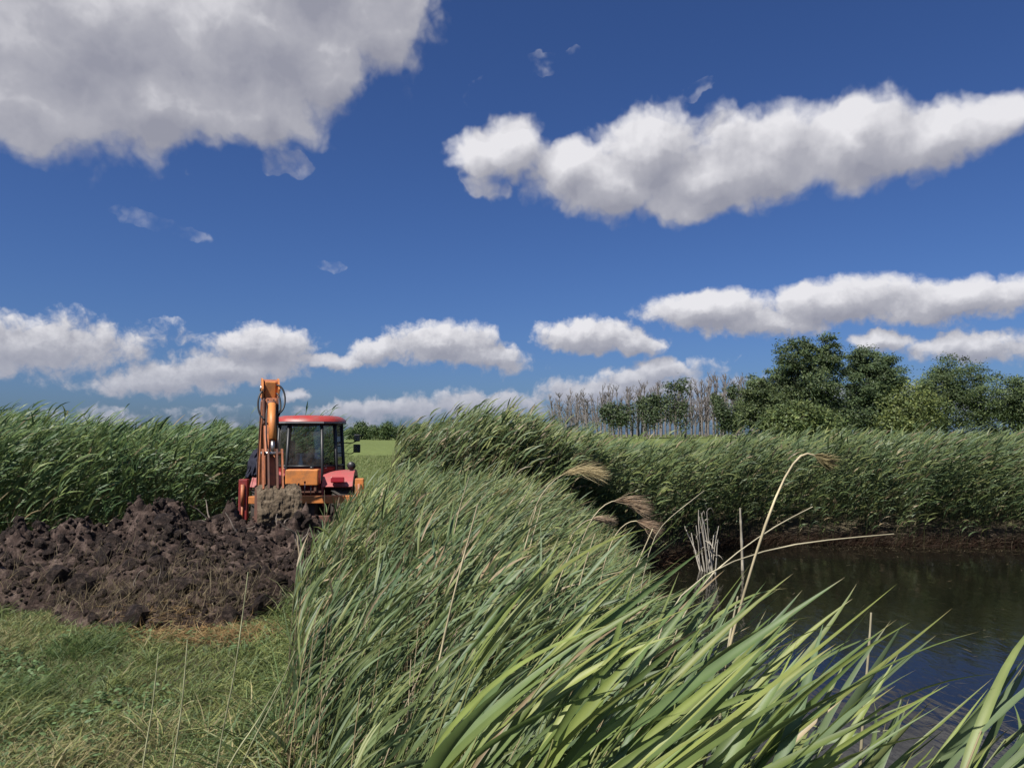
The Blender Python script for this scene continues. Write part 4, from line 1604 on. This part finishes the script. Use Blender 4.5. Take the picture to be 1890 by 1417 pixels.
# ------------------------------------------------------------------ grass
def build_grass():
    rng = np.random.default_rng(5)
    # verge in front of the soil heap
    x, y = rng.uniform(-8.5, .2, 150000), rng.uniform(2.6, 10.2, 150000)
    l = np.interp(y, [1.2, 2, 3, 5, 7, 9, 12], [-.05, -.35, -.75, -1.55, -2.0, -2.35, -2.85])
    px = 945 + x / y * FPX
    hh = heap_h(x, y)
    k = (x < l + .55) & (px > -80) & (hh < .10 + .35 * rng.random(len(x)) ** 4) & (rng.random(len(x)) < np.interp(y, [2.5, 5, 9], [1, .95, .75]))
    k &= ~((np.abs(x + 3.35) < .85) & (np.abs(y - 8.5) < .32) & (rng.random(len(x)) < .8))
    x, y = x[k], y[k]
    n = len(x)
    pos = np.stack([x, y, ground_z(x, y) - .01], -1)
    patch = fbm(pos * np.array([.9, .9, 0]) + 3, 3, 8)
    ph = rng.uniform(0, 6.28, n)
    ph = np.where(rng.random(n) < .5, rng.normal(WIND, .8, n), ph)
    tall = smooth(.9, .0, l[k] - x)
    d0 = norm(horiz(ph) * rng.uniform(.1, .6, n)[:, None] + np.array([0, 0, 1]))
    d1 = norm(horiz(ph + rng.normal(0, .4, n)) + np.array([0, 0, .2]) * rng.normal(0, 1.6, (n, 1)))
    tuft = smooth(.55, .70, fbm(pos * np.array([2.6, 2.6, 0]) + 9, 3, 18))
    L = rng.uniform(.06, .17, n) * (.6 + .8 * patch) * (1 + 1.6 * tall) * (1 + 1.4 * tuft)
    W = rng.uniform(.004, .010, n) * (1 + .5 * tall)
    G = np.array([[.160, .192, .056], [.135, .176, .058], [.105, .152, .060], [.205, .216, .074], [.28, .245, .12]])
    wsel = rng.random(n) * .75 + patch * .9 - .35
    c = G[np.clip((wsel * 5).astype(int), 0, 4)] * rng.uniform(.75, 1.25, (n, 1))
    dark = smooth(.52, .62, fbm(pos * np.array([.7, .7, 0]) + 40, 3, 88))
    c = c * (1 - dark[:, None] * np.array([.38, .26, .30]))
    nref = norm(rng.normal(0, .6, (n, 3)) + np.array([0, -.2, .6]))
    V, F, Cc = flat(*strips(pos, d0, d1, L, W, nref, 3, 1.0, c, 2))
    o = link('verge_grass', np_mesh('verge_grass', V, F, Cc), M['grass'])
    tag(o, 'short green grass on the verge before the soil heap', 'grass', kind='stuff')
    # broad-leaved weeds and clover low in the grass
    x, y = rng.uniform(-8, -1.0, 16000), rng.uniform(3.2, 9.3, 16000)
    l = np.interp(y, [1.2, 2, 3, 5, 7, 9, 12], [-.05, -.35, -.75, -1.55, -2.0, -2.35, -2.85])
    pn = fbm(np.stack([x * .8, y * .8, x * 0], -1), 3, 66)
    k = (x < l + .1) & (heap_h(x, y) < .06) & (pn > .44)
    x, y = x[k], y[k]
    n = len(x)
    pos = np.stack([x, y, ground_z(x, y) + rng.uniform(.02, .09, n)], -1)
    d0 = norm(rng.normal(0, 1, (n, 3)) * np.array([1, 1, .3]))
    c = np.array([.095, .150, .060]) * rng.uniform(.7, 1.5, (n, 1))
    V, F, Cc = flat(*strips(pos, d0, norm(d0 + np.array([0, 0, -.4])), rng.uniform(.035, .085, n), rng.uniform(.018, .042, n), norm(rng.normal(0, .35, (n, 3)) + np.array([0, 0, 1.0])), 3, 1.0, c, 2))
    o = link('verge_weeds', np_mesh('verge_weeds', V, F, Cc), M['grass'])
    tag(o, 'low broad-leaved weeds growing in the verge grass', 'weeds', kind='stuff')
    # straw patch at the foot of the heap
    n = 2600
    cx = np.where(rng.random(n) < .5, rng.normal(-3.75, .32, n), rng.normal(-2.95, .26, n))
    cy = rng.normal(8.55, .20, n)
    pos = np.stack([cx, cy, ground_z(cx, cy) + np.maximum(0, heap_h(cx, cy)) + rng.uniform(0, .10, n)], -1)
    d0 = norm(rng.normal(0, 1, (n, 3)) * np.array([1, 1, .35]))
    c = np.array([[.36, .235, .10], [.30, .19, .085], [.42, .31, .16]])[rng.integers(0, 3, n)] * rng.uniform(.6, 1.1, (n, 1))
    V, F, Cc = flat(*strips(pos, d0, norm(d0 + rng.normal(0, .3, (n, 3))), rng.uniform(.08, .22, n), rng.uniform(.004, .009, n), norm(rng.normal(0, .5, (n, 3)) + np.array([0, 0, 1.0])), 2, 1.0, c, 2))
    o = link('dry_straw', np_mesh('dry_straw', V, F, Cc), M['straw'])
    tag(o, 'patch of dry yellow straw at the foot of the soil heap', 'straw', kind='stuff')
    # dead stalks and litter on the near slope of the heap and under the reeds
    n = 5200
    cx, cy = rng.uniform(-8, -1.9, n), 8.7 + np.abs(rng.normal(0, .75, n))
    hh = heap_h(cx, cy)
    k = hh > -.02
    cx, cy = cx[k], cy[k]
    x2, y2 = scatter(rng, 9000, -3.2, 1.4, 1.6, 14, band)
    cx, cy = np.concatenate([cx, x2]), np.concatenate([cy, y2])
    n = len(cx)
    pos = np.stack([cx, cy, ground_z(cx, cy) + np.maximum(0, heap_h(cx, cy)) + .01], -1)
    d0 = norm(rng.normal(0, .55, (n, 3)) + np.array([.2, 0, .8]))
    c = DRY[rng.integers(0, 3, n)] * rng.uniform(.35, .85, (n, 1))
    V, F, Cc = flat(*strips(pos, d0, norm(d0 + rng.normal(0, .8, (n, 3)) * np.array([1, 1, .6])), rng.uniform(.08, .34, n), rng.uniform(.003, .008, n), norm(rng.normal(0, 1, (n, 3))), 4, 1.0, c, 2))
    o = link('dead_litter', np_mesh('dead_litter', V, F, Cc), M['straw'])
    tag(o, 'loose dead stalks and litter on the heap edge and among the near reeds', 'litter', kind='stuff')
    # dry red-brown litter hanging at the far water's edge
    n = 6000
    cx = rng.uniform(1.4, 20, n)
    cy = shore_far(cx) + .12 + rng.normal(0, .16, n)
    pos = np.stack([cx, cy, np.full(n, WATER_Z - .05)], -1)
    d0 = norm(rng.normal(0, .35, (n, 3)) + np.array([.1, -.25, 1]))
    c = np.array([[.10, .045, .028], [.13, .075, .045], [.06, .035, .024], [.20, .15, .095]])[rng.integers(0, 4, n)] * rng.uniform(.5, 1.1, (n, 1)) * np.interp(cx, [2, 4.5, 6], [1.1, .9, .45])[:, None]  # darkens towards +x: shade under the overhanging reeds put into the colour
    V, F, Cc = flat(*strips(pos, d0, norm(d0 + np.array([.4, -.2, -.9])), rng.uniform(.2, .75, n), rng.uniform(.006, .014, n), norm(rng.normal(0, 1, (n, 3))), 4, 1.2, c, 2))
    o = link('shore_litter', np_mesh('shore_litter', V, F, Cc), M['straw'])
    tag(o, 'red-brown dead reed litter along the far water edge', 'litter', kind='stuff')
    # broken stems and scum drifting on the pond
    n = 1500
    cx = rng.uniform(1.2, 16, n)
    cy = np.where(rng.random(n) < .7, shore_far(cx) - np.abs(rng.normal(0, .55, n)) - .1, rng.uniform(5, 18, n))
    k = pond_s(cx, cy) > .05
    cx, cy = cx[k], cy[k]
    n = len(cx)
    pos = np.stack([cx, cy, np.full(n, WATER_Z + .004)], -1)
    d0 = norm(rng.normal(0, 1, (n, 3)) * np.array([1, .6, 0]))
    c = DRY[rng.integers(0, 3, n)] * rng.uniform(.25, .9, (n, 1))
    V, F, Cc = flat(*strips(pos, d0, d0, rng.uniform(.03, .22, n), rng.uniform(.004, .012, n), np.tile(np.array([[0., 0, 1]]), (n, 1)), 2, 1.0, c, 2))
    o = link('floating_litter', np_mesh('floating_litter', V, F, Cc), M['straw'])
    tag(o, 'bits of broken dead reed floating on the pond', 'litter', kind='stuff')
    # open field beyond the tractor
    n = 60000
    y = 21 + 60 * rng.random(n) ** 1.7
    u = np.where(rng.random(n) < .75, rng.uniform(-.32, -.06, n), rng.uniform(.0, .5, n))
    x = u * y
    k = ~(((x < -5.9) & (y < 26)) | ((x > -.8) & (y < 30)))
    x, y = x[k], y[k]
    n = len(x)
    pos = np.stack([x, y, ground_z(x, y) - .01], -1)
    ph = rng.normal(WIND, .7, n)
    d0 = norm(horiz(ph) * .3 + np.array([0, 0, 1]))
    d1 = norm(horiz(ph) + np.array([0, 0, .4]))
    c = np.array([[.125, .156, .048], [.146, .162, .056], [.100, .138, .042]])[rng.integers(0, 3, n)] * rng.uniform(.8, 1.2, (n, 1))
    V, F, Cc = flat(*strips(pos, d0, d1, rng.uniform(.10, .28, n), rng.uniform(.012, .03, n) * np.maximum(1, y / 40), norm(rng.normal(0, .5, (n, 3)) + np.array([0, -.6, .4])), 2, 1.0, c, 2))
    o = link('field_grass', np_mesh('field_grass', V, F, Cc), M['grass'])
    tag(o, 'pale green grass of the open field beyond the tractor', 'grass', kind='stuff')
build_grass()

# ------------------------------------------------------------------ single stalks
def stalk(name, pts, r, col, label, cat, plume=None, leaves=0, seed=0, group=None, plume_col=(.30, .235, .15), leafcol=None):
    """a dry stalk through the given points, with an optional feathery plume at its tip"""
    rng = np.random.default_rng(seed)
    P = np.array([p[:] for p in pts], float)
    t = np.linspace(0, 1, len(P))
    tt = np.linspace(0, 1, 16)
    # smooth curve through the points
    Q = np.stack([np.interp(tt, t, P[:, a]) for a in range(3)], -1)
    for _ in range(3):
        Q[1:-1] = (Q[:-2] + 2 * Q[1:-1] + Q[2:]) / 4
    foot = Q[0].copy()
    e = empty(name, foot)
    tag(e, label, cat, group)
    Q = Q - foot
    rad = np.linspace(r, r * .55, 16)
    # swollen nodes
    rad = rad * (1 + .25 * (np.arange(16) % 4 == 0))
    cc = np.array(col)[None, None, :] * (1 + .18 * rng.normal(0, 1, (1, 16, 1)))
    V, F, Cc = tubes(Q[None], rad[None], 6, np.clip(cc, .01, 1))
    link('stem', np_mesh('stem', V[0], F, Cc[0], True), M['stem'], e)
    if plume:
        n = 480
        s = rng.uniform(0, 1, n) ** .8
        L0 = plume
        seglen = np.linalg.norm(np.diff(Q, axis=0), axis=1).sum()
        f = np.clip(1 - (1 - s) * L0 / seglen, 0, 1) * 15
        i0 = np.minimum(f.astype(int), 14)
        base = Q[i0] * (1 - (f - i0))[:, None] + Q[i0 + 1] * (f - i0)[:, None]
        tan = norm(Q[i0 + 1] - Q[i0])
        d0 = norm(tan + rng.normal(0, .22, (n, 3)))
        d1 = norm(np.array([1.0, .1, -.25]) + rng.normal(0, .28, (n, 3)))
        LL = L0 * rng.uniform(.25, .60, n) * (1.1 - .5 * s)
        c = np.array(plume_col) * rng.uniform(.65, 1.3, (n, 1))
        V, F, Cc = flat(*strips(base, d0, d1, LL, np.full(n, .0040), norm(rng.normal(0, 1, (n, 3))), 5, .9, c, 2))
        link('plume', np_mesh('plume', V, F, Cc), M['straw'], e)
    for q in range(leaves):
        f = rng.uniform(.35, .9) * 15
        i0 = int(f)
        b = Q[i0][None]
        tan = norm(Q[i0 + 1] - Q[i0])[None]
        c = (np.array(leafcol) if leafcol is not None else GREENS[q % 6])[None] * rng.uniform(.8, 1.2)
        V, F, Cc = strips(b, norm(tan + rng.normal(0, .2, (1, 3))), norm(np.array([[1.0, .1, rng.normal(.0, .35)]])), np.array([rng.uniform(.25, .5)]), np.array([.02]), norm(rng.normal(0, .4, (1, 3)) + np.array([[0, -.4, .7]])), 8, 1.0, c)
        link('leaf', np_mesh('leaf', V[0], F, Cc[0], True), M['leaf'], e)
    return e

def ground_at(px, d):
    x = (px - 945) / FPX * d
    return Vector((x, d, gz1(x, d)))

def build_stalks():
    TAN = (.42, .36, .225)
    GRN = (.30, .30, .13)
    # tall plumed stalk leaning over the water
    d = 2.6
    stalk('plumed_reed', [at(1290, 1440, d) - Vector((.16, 0, .85)), at(1300, 1390, d), at(1340, 1210, d), at(1382, 1060, d), at(1425, 925, d), at(1462, 848, d), at(1490, 828, d), at(1512, 846, d)], .0052, (.44, .37, .23),
          'tall pale reed stalk with a drooping tip standing against the pond', 'reed', plume=.17, seed=3, plume_col=(.24, .20, .10))
    # plumed reeds in the middle
    for k, (foot, pts, d, pl, col, lab) in enumerate((
            (925, [(945, 1080), (978, 950), (1010, 892), (1055, 864), (1090, 872)], 7.6, .70, (.52, .43, .24), 'reed with a golden feathery plume above the near reeds'),
            (1030, [(1050, 1080), (1076, 985), (1105, 935), (1142, 918), (1170, 935)], 7.0, .60, (.40, .30, .20), 'reed with a large brownish plume near the water edge'),
            (1085, [(1100, 1100), (1122, 1010), (1145, 970), (1175, 956), (1196, 975)], 7.4, .48, (.38, .28, .19), 'reed with a smaller brown plume beside the large brownish plume'),
            (1000, [(1020, 1080), (1052, 985), (1085, 955), (1118, 960)], 8.0, .42, (.38, .29, .20), 'reed with a dull brown plume just behind the large brownish plume'),
            (860, [(868, 1010), (884, 935), (905, 912), (935, 905)], 9.5, .4, (.30, .26, .13), 'reed with a slim pale plume left of the golden one'))):
        stalk('plumed_reed', [ground_at(foot, d)] + [at(a, b, d) for a, b in pts], .006, TAN, lab, 'reed', plume=pl, seed=20 + k, plume_col=col)
    # bare pale stalks crossing the near reeds
    for k, (x0, y0, x1, y1, d, r, lab) in enumerate((
            (797, 1280, 882, 930, 3.6, .0062, 'longest bare pale stalk crossing the middle of the near reeds'),
            (938, 1140, 990, 935, 5.2, .0058, 'bare pale stalk rising towards the golden plume, first of the pair'),
            (947, 1142, 1000, 930, 5.5, .0050, 'bare pale stalk rising towards the golden plume, second of the pair'),
            (1012, 1130, 1062, 1000, 4.8, .0052, 'bare pale stalk below the large brownish plume'),
            (1060, 1120, 1098, 985, 5.0, .0048, 'thin bare stalk under the smaller brown plume'),
            (836, 990, 866, 880, 6.5, .0055, 'bare stalk in the upper near reeds, towards the middle clump'),
            (1150, 1120, 1205, 975, 4.2, .0050, 'bare tilted stalk where the near reeds meet the water'))):
        a, b = at(x0, y0, d), at(x1, y1, d)
        dirn = (b - a) / max(.05, (b.z - a.z))
        g = gz1(a.x, d)
        f = a - dirn * min(a.z - g, .9) * .75
        f.z = g
        stalk('dry_stalk', [f, a, (a + b) / 2 + Vector((-.01, 0, .005)), b], r, TAN, lab, 'reed stalk', seed=40 + k)
    # thin grass stalks on the verge
    for k, (x0, y0, x1, y1, d, lab) in enumerate((
            (262, 1417, 292, 1205, 3.3, 'leftmost of the thin pale stems rising from the verge grass'),
            (318, 1417, 346, 1180, 3.2, 'thin pale stem in the verge grass with the straw patch right behind its tip'),
            (398, 1412, 458, 1055, 3.4, 'tallest thin pale stem of the verge, reaching up across the soil heap'),
            (415, 1417, 520, 1255, 3.0, 'thin green stem slanting into the near reeds from the verge'),
            (440, 1417, 545, 1200, 3.6, 'pale stem at the left edge of the near reeds, slanting right'))):
        a, b = at(x0, y0, d), at(x1, y1, d)
        dirn = (b - a) / (b.z - a.z)
        g = gz1(a.x, d)
        f = a - dirn * (a.z - g) * .6
        f.z = g
        stalk('grass_stem', [f, a, (a + b) / 2 - (b - a).cross(Vector((0, 1, 0))) * .02, b], .0042, (.30, .30, .17), lab, 'grass stem', seed=60 + k)
    # stalks and stakes at the water
    o = stalk('pole', [at(1372, 1075, 16.2) - Vector((0, 0, .5)), at(1369, 1000, 16.2), at(1366, 937, 16.2)], .034, (.30, .27, .21), 'thin straight grey pole standing in the pond by the far reeds', 'pole', seed=80)
    # one ragged clump of broken dead reeds standing in the water
    rg = np.random.default_rng(17)
    e = empty('broken_reed_clump', at(1312, 1040, 16.0))
    tag(e, 'ragged clump of broken whitish dead reeds standing in the pond beside the grey pole', 'reed clump')
    for k in range(13):
        H = rg.uniform(.45, 1.25)
        bp, bd = branch_path(rg, (rg.normal(0, .10), rg.normal(0, .12), -.45), (rg.normal(-.05, .16), rg.normal(0, .1), 1), H + .45, 6, .05, 0)
        V, F = tube_set([(bp, rg.uniform(.010, .022), .008, 6)])
        st = link('stem', np_mesh('stem', V, F, np.array([[.40, .37, .31]]).repeat(len(V), 0) * rg.uniform(.7, 1.2), True), M['stem'], e)
        if k % 2 == 0:
            n = 4
            b0 = bp[rg.integers(3, 7, n)]
            V, F, Cc = flat(*strips(b0, norm(rg.normal(0, .5, (n, 3)) + np.array([.2, 0, .6])), norm(rg.normal(0, .5, (n, 3)) + np.array([.3, 0, -1.0])), rg.uniform(.15, .4, n), np.full(n, .02), norm(rg.normal(0, 1, (n, 3))), 4, 1.0, np.array([[.42, .38, .31]]).repeat(n, 0), 2))
            link('torn_sheath', np_mesh('torn_sheath', V, F, Cc), M['straw'], st)
    # dry broken stalks hanging over the water on the right
    for k, (x0, y0, x1, y1, x2, y2, d, lab) in enumerate((
            (1325, 1330, 1345, 1180, 1362, 1100, 2.9, 'pale broken stalk standing next to the tall drooping reed'),
            (1585, 1400, 1604, 1200, 1608, 1130, 2.6, 'whitish bent stalk standing before the blue reflection'),
            (1250, 1100, 1420, 975, 1500, 935, 3.6, 'long dry stalk slanting out over the dark water'),
            (1220, 1090, 1420, 1005, 1650, 985, 3.4, 'dry leaf-stalk reaching level across the dark water'),
            (1200, 985, 1255, 940, 1300, 905, 6.5, 'short dry stalk slanting before the far reeds'))):
        a, b, c = at(x0, y0, d), at(x1, y1, d), at(x2, y2, d)
        f = Vector((a.x - .35 * (1 if k > 1 else .15), d, 0))
        f.z = max(gz1(f.x, d), WATER_Z - .2)
        stalk('dry_stalk', [f, f * .45 + a * .55 + Vector((0, 0, .04)), a, b, c], .0058 if k < 2 else .0042, (.36, .32, .21), lab, 'reed stalk', seed=110 + k)
    # roots and torn rhizomes sticking out of the heap
    rng = np.random.default_rng(9)
    spots = ((395, 960, 12.6, 'forked pale root sticking out of the heap top beside the reeds', .5),
             (450, 1000, 11.6, 'arched root on the heap below the bucket', .42),
             (520, 985, 12.2, 'arched root on the heap next to the bucket corner', .4),
             (555, 1010, 11.4, 'torn root hanging where the heap meets the near reeds', .45),
             (330, 1030, 10.8, 'thin torn root on the middle of the heap', .3),
             (265, 1120, 9.4, 'upright broken stem at the foot of the heap', .4),
             (300, 1115, 9.3, 'second broken stem at the foot of the heap, nearer the straw', .35))
    for k, (px, py, d, lab, L) in enumerate(spots):
        x = (px - 945) / FPX * d
        z = surf_z(x, d)
        e = empty('root', (x, d, z - .04))
        tag(e, lab, 'root')
        for q in range(3 if k < 4 else 1):
            d0 = (rng.normal(0, .6), rng.normal(0, .3), 1)
            bp, _ = branch_path(rng, (0, 0, 0), d0, L * rng.uniform(.7, 1.2), 7, .22, -.10 if k < 4 else .05)
            V, F = tube_set([(bp, .018 if k < 4 else .010, .006, 6)])
            link('root_strand', np_mesh('root_strand', V, F, None, True), M['root'], e)
build_stalks()
